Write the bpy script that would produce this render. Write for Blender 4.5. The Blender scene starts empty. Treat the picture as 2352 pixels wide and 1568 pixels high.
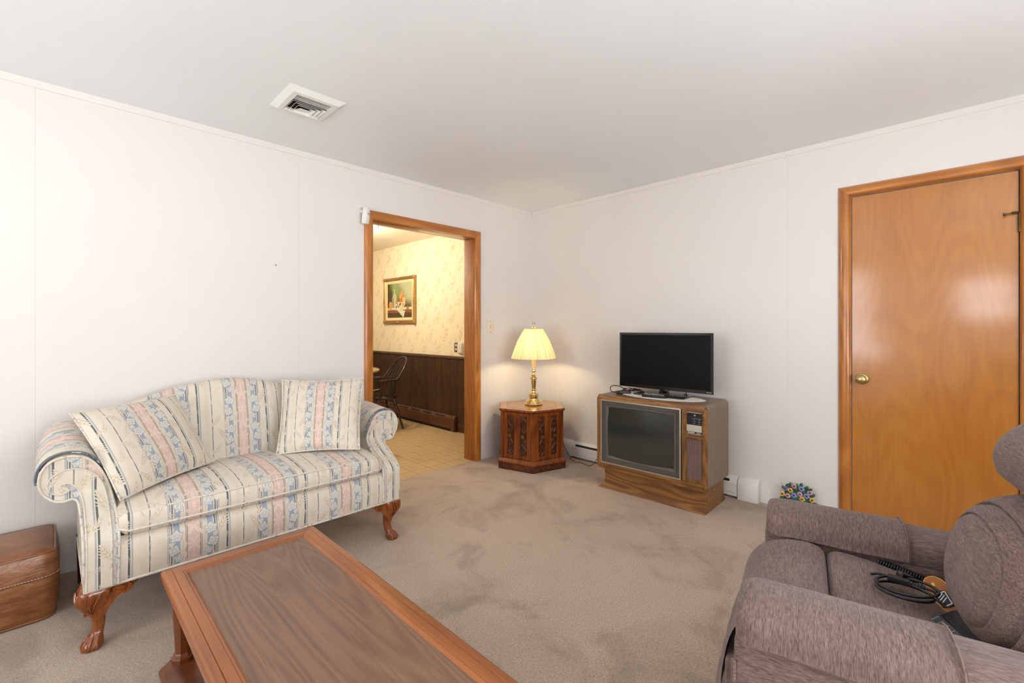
import bpy, bmesh, math, random
from mathutils import Vector, Matrix
from math import sin, cos, pi, radians, sqrt, exp
random.seed(7)
S = bpy.context.scene
COL = S.collection
V = Vector

# ------------------------------------------------------------------ node expressions
T = None
class X:
    def __init__(s, k): s.k = k
    def __add__(a, b): return m('ADD', a, b)
    def __radd__(a, b): return m('ADD', b, a)
    def __sub__(a, b): return m('SUBTRACT', a, b)
    def __rsub__(a, b): return m('SUBTRACT', b, a)
    def __mul__(a, b): return m('MULTIPLY', a, b)
    def __rmul__(a, b): return m('MULTIPLY', b, a)
    def __truediv__(a, b): return m('DIVIDE', a, b)
    def __neg__(a): return m('MULTIPLY', a, -1.0)
def put(sock, v):
    if isinstance(v, X): T.links.new(v.k, sock)
    elif hasattr(v, 'is_output'): T.links.new(v, sock)
    else:
        if isinstance(v, tuple) and len(v) == 3 and sock.type == 'RGBA': v = v + (1.0,)
        sock.default_value = v
def node(t, **kw):
    n = T.nodes.new(t)
    for k, v in kw.items(): setattr(n, k, v)
    return n
def m(op, a, b=None, c=None, clamp=False):
    n = node('ShaderNodeMath', operation=op); n.use_clamp = clamp
    for i, v in enumerate((a, b, c)):
        if v is not None: put(n.inputs[i], v)
    return X(n.outputs[0])
def nsin(a): return m('SINE', a)
def nabs(a): return m('ABSOLUTE', a)
def nmin(a, b): return m('MINIMUM', a, b)
def nmax(a, b): return m('MAXIMUM', a, b)
def nmod(a, b): return m('FLOORED_MODULO', a, b)
def npow(a, b): return m('POWER', a, b)
def nfloor(a): return m('FLOOR', a)
def lt(a, b): return m('LESS_THAN', a, b)
def gt(a, b): return m('GREATER_THAN', a, b)
def ss(a, b, x):
    n = node('ShaderNodeMapRange', interpolation_type='SMOOTHSTEP')
    put(n.inputs[0], x); put(n.inputs[1], a); put(n.inputs[2], b)
    return X(n.outputs[0])
def band(x, a, b, s=.0015):      # soft 1 between a and b
    return ss(a - s, a + s, x) * (1.0 - ss(b - s, b + s, x))
def tc(kind='Object'):
    return node('ShaderNodeTexCoord').outputs[kind]
def sep(v):
    n = node('ShaderNodeSeparateXYZ'); put(n.inputs[0], v); return [X(o) for o in n.outputs]
def vec(x, y, z):
    n = node('ShaderNodeCombineXYZ')
    for i, v in enumerate((x, y, z)): put(n.inputs[i], v)
    return X(n.outputs[0])
def noise(v, scale, detail=3.0, rough=.5, dist=0.0, col=False):
    n = node('ShaderNodeTexNoise'); put(n.inputs['Vector'], v)
    put(n.inputs['Scale'], scale); put(n.inputs['Detail'], detail); put(n.inputs['Roughness'], rough); put(n.inputs['Distortion'], dist)
    return X(n.outputs['Color' if col else 'Fac'])
def voro(v, scale, feature='F1', out='Distance', rnd=1.0):
    n = node('ShaderNodeTexVoronoi', feature=feature); put(n.inputs['Vector'], v); put(n.inputs['Scale'], scale)
    put(n.inputs['Randomness'], rnd)
    return X(n.outputs[out])
def mix(f, a, b):
    n = node('ShaderNodeMix', data_type='RGBA'); put(n.inputs[0], f); put(n.inputs[6], a); put(n.inputs[7], b)
    return X(n.outputs[2])
def ramp(f, stops):
    n = node('ShaderNodeValToRGB'); e = n.color_ramp.elements
    while len(e) < len(stops): e.new(.5)
    for i, (p, c) in enumerate(stops): e[i].position = p; e[i].color = c if len(c) == 4 else c + (1.0,)
    put(n.inputs[0], f); return X(n.outputs[0])
def bump(h, strength=.3, dist=.01):
    n = node('ShaderNodeBump'); put(n.inputs['Height'], h); n.inputs['Strength'].default_value = strength; n.inputs['Distance'].default_value = dist
    return X(n.outputs[0])
def c(h):                        # sRGB hex or 0-255 triple to linear
    if isinstance(h, str): h = tuple(int(h[i:i + 2], 16) for i in (0, 2, 4))
    return tuple((v / 255 / 12.92) if v / 255 <= .04045 else ((v / 255 + .055) / 1.055) ** 2.4 for v in h)
MATS = {}
def mat(name, fn, **kw):
    global T
    if name in MATS: return MATS[name]
    mt = bpy.data.materials.new(name); mt.use_nodes = True; T = mt.node_tree
    for n in list(T.nodes): T.nodes.remove(n)
    out = node('ShaderNodeOutputMaterial'); r = fn()
    T.links.new(r, out.inputs[0]); MATS[name] = mt
    return mt
def pb(col, rough=.5, metal=0.0, normal=None, coat=0.0, crough=.1, spec=.5, sheen=0.0, emit=None, estr=0.0, trans=0.0, ior=None, sub=0.0, alpha=None):
    n = node('ShaderNodeBsdfPrincipled')
    put(n.inputs['Base Color'], col); put(n.inputs['Roughness'], rough); put(n.inputs['Metallic'], metal)
    put(n.inputs['Specular IOR Level'], spec); put(n.inputs['Coat Weight'], coat); put(n.inputs['Coat Roughness'], crough)
    put(n.inputs['Sheen Weight'], sheen); put(n.inputs['Transmission Weight'], trans)
    if ior: put(n.inputs['IOR'], ior)
    if emit is not None: put(n.inputs['Emission Color'], emit); put(n.inputs['Emission Strength'], estr)
    if normal is not None: put(n.inputs['Normal'], normal)
    return n.outputs[0]
def plain(name, col, rough=.5, metal=0.0, coat=0.0, spec=.5, vary=.06, vs=14.0, sheen=0.0):
    def f():
        k = noise(tc(), vs, 3.0)
        cc = mix(k, tuple(v * (1 - vary) for v in col), tuple(min(1, v * (1 + vary)) for v in col))
        return pb(cc, rough, metal, coat=coat, spec=spec, sheen=sheen)
    return mat(name, f)

# ------------------------------------------------------------------ mesh building
class B:
    def __init__(s): s.v = []; s.f = []; s.uv = None
    def add(s, vs, fs, mi=0):
        o = len(s.v); s.v += [tuple(p) for p in vs]; s.f += [(tuple(i + o for i in f), mi) for f in fs]; return s
    def box(s, x0, x1, y0, y1, z0, z1, mi=0):
        vs = [(x, y, z) for x in (x0, x1) for y in (y0, y1) for z in (z0, z1)]
        return s.add(vs, [(0, 1, 3, 2), (4, 6, 7, 5), (0, 4, 5, 1), (2, 3, 7, 6), (0, 2, 6, 4), (1, 5, 7, 3)], mi)
    def loft(s, rings, cap=True, closed=True, mi=0, wrap=False):
        n = len(rings[0]); vs = [p for r in rings for p in r]; fs = []
        k = len(rings)
        for i in range(k if wrap else k - 1):
            j2 = (i + 1) % k
            for j in range(n if closed else n - 1):
                q = (j + 1) % n
                fs.append((i * n + j, i * n + q, j2 * n + q, j2 * n + j))
        if cap and not wrap and closed: fs += [tuple(range(n))[::-1], tuple(range((k - 1) * n, k * n))]
        return s.add(vs, fs, mi)
    def tube(s, pts, r, n=8, closed=False, mi=0, cap=True, flat=None):
        pts = [V(p) for p in pts]; k = len(pts)
        rr = r if isinstance(r, (list, tuple)) else [r] * k
        rings = []; up = None
        for i, p in enumerate(pts):
            if closed: t = pts[(i + 1) % k] - pts[i - 1]
            else: t = pts[min(i + 1, k - 1)] - pts[max(i - 1, 0)]
            if t.length < 1e-9: t = V((0, 0, 1))
            t.normalize()
            if up is None: up = V((0, 0, 1)) if abs(t.z) < .9 else V((1, 0, 0))
            a = up - t * up.dot(t)
            if a.length < 1e-6: a = t.orthogonal()
            a.normalize(); b = t.cross(a); up = a
            fl = flat or 1.0
            rings.append([p + (a * cos(2 * pi * j / n) * fl + b * sin(2 * pi * j / n)) * rr[i] for j in range(n)])
        return s.loft(rings, cap=cap and not closed, mi=mi, wrap=closed)
    def lathe(s, prof, ctr=(0, 0, 0), n=32, mi=0, frame=None, cap=True, fn=None):
        M = frame or Matrix.Translation(ctr); rings = []
        for r, z in prof:
            rings.append([M @ V(((r if fn is None else fn(r, z, 2 * pi * j / n)) * cos(2 * pi * j / n), (r if fn is None else fn(r, z, 2 * pi * j / n)) * sin(2 * pi * j / n), z)) for j in range(n)])
        return s.loft(rings, cap=cap, mi=mi)
    def prism(s, poly, fn, lo, hi, mi=0):       # poly of 2d points, fn(a,b,t) -> 3d
        return s.loft([[fn(a, b, lo) for a, b in poly], [fn(a, b, hi) for a, b in poly]], mi=mi)
    def grid(s, fn, nu, nv, mi=0, wu=False):
        vs = [fn(i / (nu if wu else nu - 1), j / (nv - 1)) for i in range(nu) for j in range(nv)]
        fs = []
        for i in range(nu if wu else nu - 1):
            for j in range(nv - 1):
                a = i * nv + j; b = ((i + 1) % nu) * nv + j
                fs.append((a, b, b + 1, a + 1))
        return s.add(vs, fs, mi)
    def ell(s, ctr, rx, ry, rz, n=16, k=10, mi=0, M=None):
        vs = []; R = M or Matrix.Identity(3)
        rings = []
        for i in range(k + 1):
            a = -pi / 2 + pi * i / k; cr = max(cos(a), 1e-3)
            rings.append([V(ctr) + R @ V((rx * cr * cos(2 * pi * j / n), ry * cr * sin(2 * pi * j / n), rz * sin(a))) for j in range(n)])
        return s.loft(rings, mi=mi)
    def xf(s, M, start=0):
        for i in range(start, len(s.v)): s.v[i] = tuple(M @ V(s.v[i]))
        return s
ROOTM = {}
def mk(name, b, mats, parent=None, sm=35, bev=0, seg=2, uvf=None, world=False, sub=0, cuts=None, post=None, kind=None, fixn=True):
    bm = bmesh.new(); vs = [bm.verts.new(p) for p in b.v]; bm.verts.index_update()
    ul = bm.loops.layers.uv.new('UVMap') if (uvf or b.uv) else None
    for f, mi in b.f:
        try: fa = bm.faces.new([vs[i] for i in f])
        except ValueError: continue
        fa.material_index = mi; fa.smooth = True
        if b.uv:
            for l, i in zip(fa.loops, f): l[ul].uv = b.uv[i]
    if fixn: bmesh.ops.recalc_face_normals(bm, faces=bm.faces)
    if cuts:
        for co, no in cuts:
            bmesh.ops.bisect_plane(bm, geom=bm.verts[:] + bm.edges[:] + bm.faces[:], plane_co=co, plane_no=no)
    if post:
        for v in bm.verts: v.co = V(post(v.co))
    if bev:
        es = [e for e in bm.edges if len(e.link_faces) == 2 and e.calc_face_angle(0) > radians(28)]
        bmesh.ops.bevel(bm, geom=es, offset=bev, segments=seg, affect='EDGES', clamp_overlap=True, profile=.5)
    for f in bm.faces: f.smooth = True
    if uvf:
        bm.normal_update()
        for f in bm.faces:
            for l in f.loops: l[ul].uv = uvf(l.vert.co, f.normal)
    if world and parent is not None:
        rt_ = parent
        while rt_ is not None and rt_.name not in ROOTM: rt_ = rt_.parent
        bm.transform(ROOTM[rt_.name].inverted())
    me = bpy.data.meshes.new(name); bm.to_mesh(me); bm.free()
    me.set_sharp_from_angle(angle=radians(sm))
    for q in (mats if isinstance(mats, (list, tuple)) else [mats]): me.materials.append(q)
    o = bpy.data.objects.new(name, me); COL.objects.link(o)
    if parent is not None: o.parent = parent
    if sub:
        md = o.modifiers.new('Subdivision', 'SUBSURF'); md.levels = sub; md.render_levels = sub
    if kind: o['kind'] = kind
    return o
def tag(o, label, cat, group=None):
    o['label'] = label; o['category'] = cat
    if group: o['group'] = group
    return o
def thing(name, label, cat, loc=(0, 0, 0), rz=0.0, group=None):
    o = bpy.data.objects.new(name, None); COL.objects.link(o); o.empty_display_size = .1
    o.location = loc; o.rotation_euler = (0, 0, radians(rz))
    ROOTM[o.name] = Matrix.Translation(loc) @ Matrix.Rotation(radians(rz), 4, 'Z')
    return tag(o, label, cat, group)
def struct(name, b, mats, **kw): return mk(name, b, mats, kind='structure', **kw)
def text_b(txt, size, fn, extrude=.0004):
    cu = bpy.data.curves.new('t', 'FONT'); cu.body = txt; cu.size = size; cu.align_x = 'CENTER'; cu.extrude = extrude; cu.resolution_u = 3
    o = bpy.data.objects.new('t', cu); COL.objects.link(o)
    me = o.to_mesh(); b = B()
    b.add([fn(*v.co) for v in me.vertices], [tuple(p.vertices) for p in me.polygons])
    o.to_mesh_clear(); bpy.data.objects.remove(o); bpy.data.curves.remove(cu)
    return b
def lerp(a, b, t): return a + (b - a) * t
def table(pts, x):
    if x <= pts[0][0]: return pts[0][1]
    for (x0, y0), (x1, y1) in zip(pts, pts[1:]):
        if x <= x1:
            t = (x - x0) / (x1 - x0); return lerp(y0, y1, t)
    return pts[-1][1]
def sst(t): t = max(0, min(1, t)); return t * t * (3 - 2 * t)
def spl(pts, n=8, closed=False):   # Catmull-Rom through points
    P = [V(p) for p in pts]; k = len(P); out = []
    for i in range(k if closed else k - 1):
        a = P[(i - 1) % k] if closed or i > 0 else P[0]; b = P[i]; d = P[(i + 1) % k]; e = P[(i + 2) % k] if closed or i + 2 < k else P[-1]
        for j in range(n):
            t = j / n
            out.append(.5 * ((2 * b) + (d - a) * t + (2 * a - 5 * b + 4 * d - e) * t * t + (3 * b - a - 3 * d + e) * t ** 3))
    if not closed: out.append(P[-1])
    return out
P_BACK, P_SIDE, P_FRONT, P_LAMP, P_KIT, EXPO = 13.0, 62.0, 160.0, 25.0, 66.0, 0.0
# ------------------------------------------------------------------ materials
def f_wall():
    x, y, z = sep(tc()); s = x + y
    k = noise(vec(s * 60.0, 0.0, z * 1.2), 1.0, 4.0, .6)
    g = noise(vec(s * 260.0, 0.0, z * 4.0), 1.0, 2.0)
    st = noise(tc(), 1.1, 2.0)
    seam = lt(nabs(nmod(s + 2.362, 1.24) - .62) * -1.0 + .62, .0012)
    seam2 = lt(nabs(nmod(s + 2.362, .31) - .155) * -1.0 + .155, .0009)
    col = mix(st, c('E4DCD5'), c('E8E2DB')); col = mix(seam * .22, col, c('A89C92')); col = mix(seam2 * .05, col, c('A89C92'))
    return pb(col, .55, normal=bump(k * .6 + g * .5 - seam * .8 - seam2 * .2, .13, .004), spec=.3)
M_wall = mat('painted_panel', f_wall)
def f_ceil():
    o = tc(); n = node('ShaderNodeTexVoronoi', feature='F1'); wv = noise(o, 1.5, 2.0, col=True)
    va = node('ShaderNodeVectorMath', operation='MULTIPLY_ADD'); put(va.inputs[0], wv); va.inputs[1].default_value = (.12, .12, 0); put(va.inputs[2], o)
    put(n.inputs['Vector'], va.outputs[0]); n.inputs['Scale'].default_value = 3.6
    cx, cy, cz = sep(n.outputs['Color']); px, py, pz = sep(n.outputs['Position']); x, y, z = sep(o)
    dx = x - px + (cx - .5) * .55 + .42; dy = y - py + (cy - .5) * .55 - .30
    r = m('SQRT', dx * dx + dy * dy + .0001)
    w = nsin(r * 1100.0 + noise(o, 3.0) * 9.0); w2 = nsin(r * 410.0 + cz * 9.0 + noise(o, 3.0) * 4.0)
    msk = ss(.42, .62, noise(o, 4.0, 3.0)); h = (w * .5 + w2 * .7) * msk + noise(o, 60.0, 4.0) * .35
    edge = 1.0 - ss(0.0, .10, X(n.outputs['Distance']))
    return pb(mix(noise(o, 2.0), c('E8EAEB'), c('EEEFF0')), .45, normal=bump(h * .8 + cz * .4, .07, .004), spec=.35)
M_ceil = mat('combed_plaster', f_ceil)
def f_carpet():
    o = tc()
    a = noise(o, 330.0, 2.0, .6); b = noise(o, 120.0, 3.0, .6); d = noise(o, 2.6, 5.0, .62, .7); e = noise(o, 1.1, 3.0, .5, .4)
    t = nmin(nmax((a - .5) * 2.2 + (b - .5) * 1.3 + .5, 0.0), 1.0)
    col = mix(t, c('9A8573'), c('DBC8B6'))
    st = ss(.46, .70, d) * .42 + ss(.47, .7, e) * .22
    col = mix(st, col, c('816E61'))
    sp = lt(voro(o, 26.0), .05) * gt(noise(o, 9.0), .6); col = mix(sp * .4, col, c('6A5647'))
    return pb(col, .95, normal=bump(a * .6 + b * .6 + d * .3, .6, .004), spec=.1, sheen=.1)
M_carpet = mat('taupe_carpet', f_carpet)
def f_vinyl():
    x, y, z = sep(tc()); P = .17
    a = nabs(nmod(x, P) - P / 2); b = nabs(nmod(y, P) - P / 2); mm = nmax(a, b)
    ring = band(mm, .050, .064, .002); edge = gt(mm, P / 2 - .006)
    chk = nabs(nmod(nfloor(x / P) + nfloor(y / P), 2.0))
    k = noise(tc(), 60.0, 4.0, .65); fl = noise(vec(x * 90.0, y * 14.0, 0.0), 1.0, 3.0)
    col = mix(k * .6 + fl * .4, c('BE9E72'), c('D3B78C')); col = mix(chk * .08, col, c('A98A5E')); col = mix(ring * .45, col, c('DCC7A0')); col = mix(edge * .35, col, c('A5865C'))
    return pb(col, .38, normal=bump(k + ring, .08, .002))
M_vinyl = mat('vinyl_floor', f_vinyl)
def wood(name, dark, mid, light, axis='x', scale=1.0, rough=.35, coat=.0, ring=26.0, streak=1.0, spec=.5, stretch=.09, crough=.15, wear=None, pores=.5):
    def f():
        p = sep(tc()); i = 'xyz'.index(axis); a = p[i]; q = [p[j] for j in range(3) if j != i]
        v1 = vec(a * stretch * 1.9 * scale, q[0] * scale, q[1] * scale)
        w = noise(v1, 3.6, 2.0, .45, .15)
        rings = nsin(w * ring * 3.2 + (q[0] + q[1]) * scale * 14.0) * .5 + .5
        v2 = vec(a * stretch * .45 * scale, q[0] * scale, q[1] * scale)
        fine = noise(v2, 130.0, 4.0, .65); br = noise(vec(a * stretch * scale, q[0] * scale, q[1] * scale), 9.0, 4.0, .6)
        por = ss(.60, .72, noise(vec(a * stretch * .5 * scale, q[0] * scale, q[1] * scale), 330.0, 2.0, .5))
        t = nmin(nmax(rings * .38 * streak + fine * .42 + br * .45 - .18, 0.0), 1.0)
        col = ramp(t, [(0.1, dark), (.48, mid), (.9, light)])
        col = mix(por * pores, col, tuple(d * .6 for d in dark))
        if wear:
            wk = ss(.70, .76, noise(tc(), 22.0, 4.0, .6)) * ss(.5, .62, noise(tc(), 3.0))
            col = mix(wk * .8, col, wear)
        return pb(col, rough, coat=coat, crough=crough, normal=bump(fine * .5 + por * -.4, .06, .002), spec=spec)
    return mat(name, f)
M_door = wood('birch_veneer', c('AA641C'), c('BF7C2C'), c('CE9140'), 'z', .8, .30, 1.0, 30.0, .28, stretch=.12, crough=.12, pores=.05)
M_case = wood('varnished_casing_upright', c('9E5A1C'), c('BD742E'), c('D29248'), 'z', 1.1, .3, .55, 20.0, .8, crough=.16, pores=.25)
M_caseh = wood('varnished_casing_across', c('9E5A1C'), c('BD742E'), c('D29248'), 'x', 1.1, .3, .55, 20.0, .8, crough=.16, pores=.25)
M_casey = wood('varnished_casing_along', c('9E5A1C'), c('BD742E'), c('D29248'), 'y', 1.1, .3, .55, 20.0, .8, crough=.16, pores=.25)
M_ctpanel = wood('walnut_laminate', c('67473A'), c('87664F'), c('AA8663'), 'y', 1.0, .36, .0, 80.0, .45, stretch=.05, pores=.35)
M_ctframe = wood('cherry_frame_along', c('7E431C'), c('A6602C'), c('BF7C3E'), 'y', 1.0, .3, .25, 14.0, .5, pores=.2, wear=c('D8A468'))
M_ctframx = wood('cherry_frame_across', c('7E431C'), c('9C5B2C'), c('B27240'), 'x', 1.0, .3, .25, 14.0, .5, pores=.2)
M_ctdark = wood('cherry_base', c('4E2512'), c('7C401D'), c('99562B'), 'z', 1.0, .3, .3, 14.0, .5, pores=.3)
M_con = wood('console_oak_across', c('603A1A'), c('8F5F30'), c('AC7A42'), 'x', 1.3, .42, .0, 30.0, 1.0, stretch=.08, pores=.8)
M_conz = wood('console_oak_upright', c('603A1A'), c('8F5F30'), c('AC7A42'), 'z', 1.3, .42, .0, 30.0, .9, stretch=.08, pores=.8)
M_conside = wood('console_side_grey_sheen', c('5D4632'), c('7E6148'), c('927257'), 'z', 1.2, .30, .1, 12.0, .4, stretch=.04, pores=.35)  # cabinet wood greyed in colour to stand for reflected light
M_hex = wood('hexagon_cabinet_wood', c('57240B'), c('8A4314'), c('AC601F'), 'z', 1.2, .32, .2, 20.0, .8, pores=.5)
M_hexd = wood('hexagon_carved_panel', c('3A1A09'), c('5C2F12'), c('7A451C'), 'z', 1.2, .3, .3, 14.0, .5, pores=.3)
M_hextop = wood('hexagon_table_top', c('8E5C2E'), c('A87442'), c('B98652'), 'x', .9, .26, .35, 16.0, .7, pores=.3)
M_hexplinth = wood('hexagon_plinth', c('2E130A'), c('5A2811'), c('8A4718'), 'x', 1.2, .4, .1, 16.0, .8, pores=.5, wear=c('9A5A28'))
M_leg = wood('carved_leg_wood', c('5E2A0C'), c('9C511A'), c('BF752E'), 'z', 1.6, .25, .5, 20.0, .35, pores=.3)
M_darkleg = wood('dark_leg_wood', c('2E0F07'), c('4A1B0C'), c('612812'), 'z', 1.5, .35, .2, 20.0, .7)
M_wains = wood('dark_wainscot', c('33231A'), c('4A3425'), c('5E4531'), 'z', 1.5, .38, .0, 26.0, .9, stretch=.06, pores=.6)
M_rail = wood('dark_wainscot_rail', c('3A281D'), c('53392A'), c('654834'), 'y', 1.5, .38, .0, 26.0, .9)
M_windsor = wood('dark_windsor_wood', c('1F110A'), c('3A2114'), c('5C3A22'), 'z', 1.5, .28, .3, 20.0, .6)
M_ktable = wood('kitchen_table_top', c('8A6A48'), c('A98A66'), c('BFA27C'), 'x', 1.0, .25, .2, 16.0, .5)

def f_wallpaper():
    x, y, z = sep(tc()); y = y + x
    g = nmax(lt(nabs(nmod(y, .022) - .011), .0011), lt(nabs(nmod(z, .022) - .011), .0011))
    col = mix(g * .22, c('F0E4C9'), c('C9AE86'))
    col = mix(noise(tc(), 3.0) * .3, col, c('F3E8D2'))
    def cl(ou, ov, P, Q, ru, rv, seed, dens):
        row = nfloor((z + ov) / Q); yy = y + ou + nmod(row, 2.0) * (P / 2)
        u = nmod(yy, P) - P / 2; v = nmod(z + ov, Q) - Q / 2
        u2 = u + v * .35
        e = (u2 / ru) * (u2 / ru) + (v / rv) * (v / rv)
        d = voro(vec(y + seed, z, seed), dens); n2 = noise(vec(y, z, seed), 40.0)
        return lt(e + n2 * .9 - .45, 1.0) * lt(d, .46), d, n2
    a, d1, n1 = cl(0.0, 0.0, .30, .21, .045, .085, 1.0, 62.0)
    b, d2, n2 = cl(.10, .10, .30, .21, .022, .036, 2.0, 75.0)
    e, d3, n3 = cl(.21, .05, .30, .21, .018, .03, 3.0, 80.0)
    k = nmax(nmax(a, b), e)
    fl = mix(gt(voro(vec(y, z, 4.0), 62.0, out='Color'), .5), c('DDA860'), c('C9B27A'))
    fl = mix(ss(.5, .7, noise(vec(y, z, 9.0), 30.0)) * .7, fl, c('D98B4A'))
    return pb(mix(k * .62, col, fl), .6, normal=bump(g, .05, .001))
M_paper = mat('floral_wallpaper', f_wallpaper)
def f_kceil(): return pb(mix(noise(tc(), 3.0), c('E9E2CF'), c('EEE8D8')), .5, normal=bump(noise(tc(), 50.0), .05, .002))
M_kceil = mat('kitchen_ceiling_paint', f_kceil)

# sofa fabric -------------------------------------------------------
def f_sofa(soft=0.0):
    P = .3405
    u0, v, _ = sep(tc('UV')); wv = noise(vec(u0, v, 0.0), 28.0, 2.0) - .5; wv2 = noise(vec(u0, v, 5.0), 60.0, 2.0) - .5
    u = u0 + wv * .002
    d = nabs(nmod(u + P / 2, P) - P / 2)
    su = nmod(u + P / 2, P) - P / 2
    fine = noise(vec(u * 700.0, v * 30.0, 0.0), 1.0, 2.0); sat = nsin(u * 1800.0)
    cream = mix(fine * .35 + band(d, .085, .16) * .25 + .1, c('D1C4B1'), c('E0D6C8'))
    cream = mix(noise(vec(u, v, 0.0), 9.0) * .35, cream, c('D6C4A6'))
    def petals(uc, vo, Pv, R, k, st=1.0, asp=1.0):
        ww = d + wv * .012 - uc; vv = nmod(v + vo + wv2 * .008, Pv) - Pv / 2; vv = vv * asp
        r = m('SQRT', ww * ww + vv * vv + 1e-7); a = m('ARCTAN2', vv, ww)
        lim = R * (.62 + .38 * nsin(a * k))
        return r, a, lim
    def mask(r, lim, s=.0012): return 1.0 - ss(-s, s, r - lim)
    col = cream
    br = ss(.36, .40, noise(vec(u * 3.0, v, 1.0), 13.0, 2.0))
    # woven bands
    dk = ss(.40, .44, noise(vec(u * 3.0, v, 2.0), 12.0, 2.0))
    col = mix(band(d, -1.0, .0225), col, c('D5B6A8'))
    col = mix(band(d, .0225, .0255) * br, col, c('7F6E63')); col = mix(band(d, .0275, .0305) * br, col, c('9A8A7C'))
    col = mix(band(d, .038, .041) * .4, col, c('C9B594'))
    col = mix(band(d, .049, .069), col, c('97A2B3'))
    col = mix(band(d, .069, .0712), col, c('C2A582'))
    col = mix(band(d, .0745, .0795) * dk, col, c('556676'))
    col = mix(band(d, .083, .0865) * dk, col, c('6A7884')); col = mix(band(d, .0895, .0915) * dk, col, c('6A7884'))
    col = mix(band(su, .122, .129, .0008), col, c('595D60')); col = mix(band(su, .1325, .138, .0008), col, c('A8A8A6'))
    col = mix(band(su, -.152, -.1475, .0008) * ss(.44, .47, noise(vec(u * 40.0, v, 2.0), 26.0, 3.0)), col, c('64676A'))
    # damask flowers and fern leaves
    r, a, lim = petals(0.0, 0.0, .155, .034, 5.0, asp=.8); mk0 = mask(r, lim); vein = gt(nsin(r * 700.0 + nsin(a * 5.0) * 2.4), .2)
    col = mix(mk0 * (.25 + vein * .5), col, c('E3D0C0'))
    r, a, lim = petals(0.0, .078, .155, .026, 7.0, asp=.7); col = mix(mask(r, lim) * (.2 + gt(nsin(r * 800.0 + nsin(a * 7.0) * 2.0), .1) * .5), col, c('E5D4C5'))
    for uc, vo, R, k in ((.062, .03, .027, 5.0), (.070, .088, .024, 4.0), (.052, .125, .019, 5.0), (.078, .060, .014, 3.0)):
        r, a, lim = petals(uc, vo, .155, R, k); lim = lim * .38 + R * .58; mm = mask(r, lim); rim = mask(r, lim + .0022) - mm
        vn = nmax(gt(nsin(r * 520.0 + nsin(a * k) * 3.0), .55), gt(nsin(a * k * 2.0 + 1.0), .86))
        col = mix(rim * .55, col, c('6B7988')); col = mix(mm, col, mix(vn * .65, c('DAD1C2'), c('8E9CAB')))
    def leaf(col, uc, vo, ang, L, W, k, tone, f0):
        aa = su + wv * .01 - uc; vv = nmod(v + vo + wv2 * .006, .155) - .0775; ca, sa = cos(ang), sin(ang)
        t = (aa * ca + vv * sa) / L + .5; pp = nabs(vv * ca - aa * sa + nsin(t * 3.0) * .004)
        sr = nsin((t - pp / L * 1.6) * (2 * pi * k)); lim = W * nsin(nmax(nmin(t, 1.0), 0.0) * pi) * (.66 + .34 * sr)
        mm = (1.0 - ss(-.0012, .0012, pp - lim)) * gt(t, .01) * lt(t, .99)
        vn = nmax(lt(pp, .0012), gt(sr, .55))
        return mix(mm * f0, col, mix(vn * .8, c(tone), c('E0D6C6')))
    fade = .30 + .70 * ss(.38, .58, noise(vec(u0, v, 8.0), 4.5))
    for uc, vo, ang, L, W, k in ((.102, .02, 1.05, .098, .022, 6.0), (-.106, .055, 2.1, .098, .022, 6.0), (.160, .10, 2.0, .085, .019, 5.0), (-.128, .125, .9, .08, .018, 5.0), (.126, .078, 2.4, .06, .014, 4.0), (-.088, .005, 1.5, .06, .015, 4.0)):
        col = leaf(col, uc, vo, ang, L, W, k, 'C2AE92', fade)
    return pb(col, .55, normal=bump(fine * .3 + mk0 * .3 + noise(vec(u0, v, 3.0), 14.0) * 1.2, .16, .004), spec=.35, sheen=.12)
M_sofa = mat('striped_damask', f_sofa)
M_pipe = mat('damask_piping', lambda: pb(ramp(noise(vec(*[a * 1.0 for a in sep(tc())]), 48.0, 1.0), [(.27, c('8C98A2')), (.36, c('CFC5B6')), (.62, c('D8CEC0')), (.74, c('BFA495'))]), .6, sheen=.1))
def f_leather():
    o = tc(); x, y, z = sep(o)
    k = noise(vec(x * 1.5, y * 1.5, z * 6.0), 5.0, 5.0, .6, .5); f = noise(o, 130.0, 3.0); cr = ss(.52, .6, noise(vec(x, y, z * 5.0), 9.0, 6.0, .7, 1.2))
    col = ramp(k, [(.25, c('5F3519')), (.5, c('84502A')), (.75, c('A06B40'))])
    return pb(mix(cr * .18, col, c('B98A62')), .34, normal=bump(f * .25 + k * 1.2 + cr * .3, .35, .006), coat=.15, crough=.25)
M_leather = mat('brown_vinyl_leather', f_leather)
def chen(name, ax):
    def f():
        p = list(sep(tc()))
        if ax == 'g':
            q = nabs(nabs(p[0]) - .318) - p[2]; p = [q, p[1], 0.0 * p[2]]; i = 0
        else: i = 'xyz'.index(ax)
        s = [430.0, 430.0, 430.0]; s[i] = 62.0
        a = noise(vec(p[0] * s[0], p[1] * s[1], p[2] * s[2]), 1.0, 2.0, .6)
        s2 = [150.0] * 3; s2[i] = 22.0
        b = noise(vec(p[0] * s2[0], p[1] * s2[1], p[2] * s2[2]), 1.0, 3.0, .6); d = noise(tc(), 6.0, 3.0)
        t = nmin(nmax((a - .5) * 1.3 + (b - .5) * .8 + (d - .5) * .45 + .5, 0.0), 1.0)
        col = ramp(t, [(.08, c('4E3C37')), (.45, c('745E58')), (.75, c('87716A')), (.97, c('A59084'))])
        fl = gt(noise(vec(p[0] * 260.0, p[1] * 260.0, p[2] * 260.0), 1.0, 1.0), .78); col = mix(fl * .35, col, c('C4B3A4'))
        return pb(col, .9, normal=bump(a * .7 + b * .6, .5, .003), spec=.15, sheen=.15)
    return mat(name, f)
M_chg = chen('chenille_wrapped', 'g')
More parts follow.
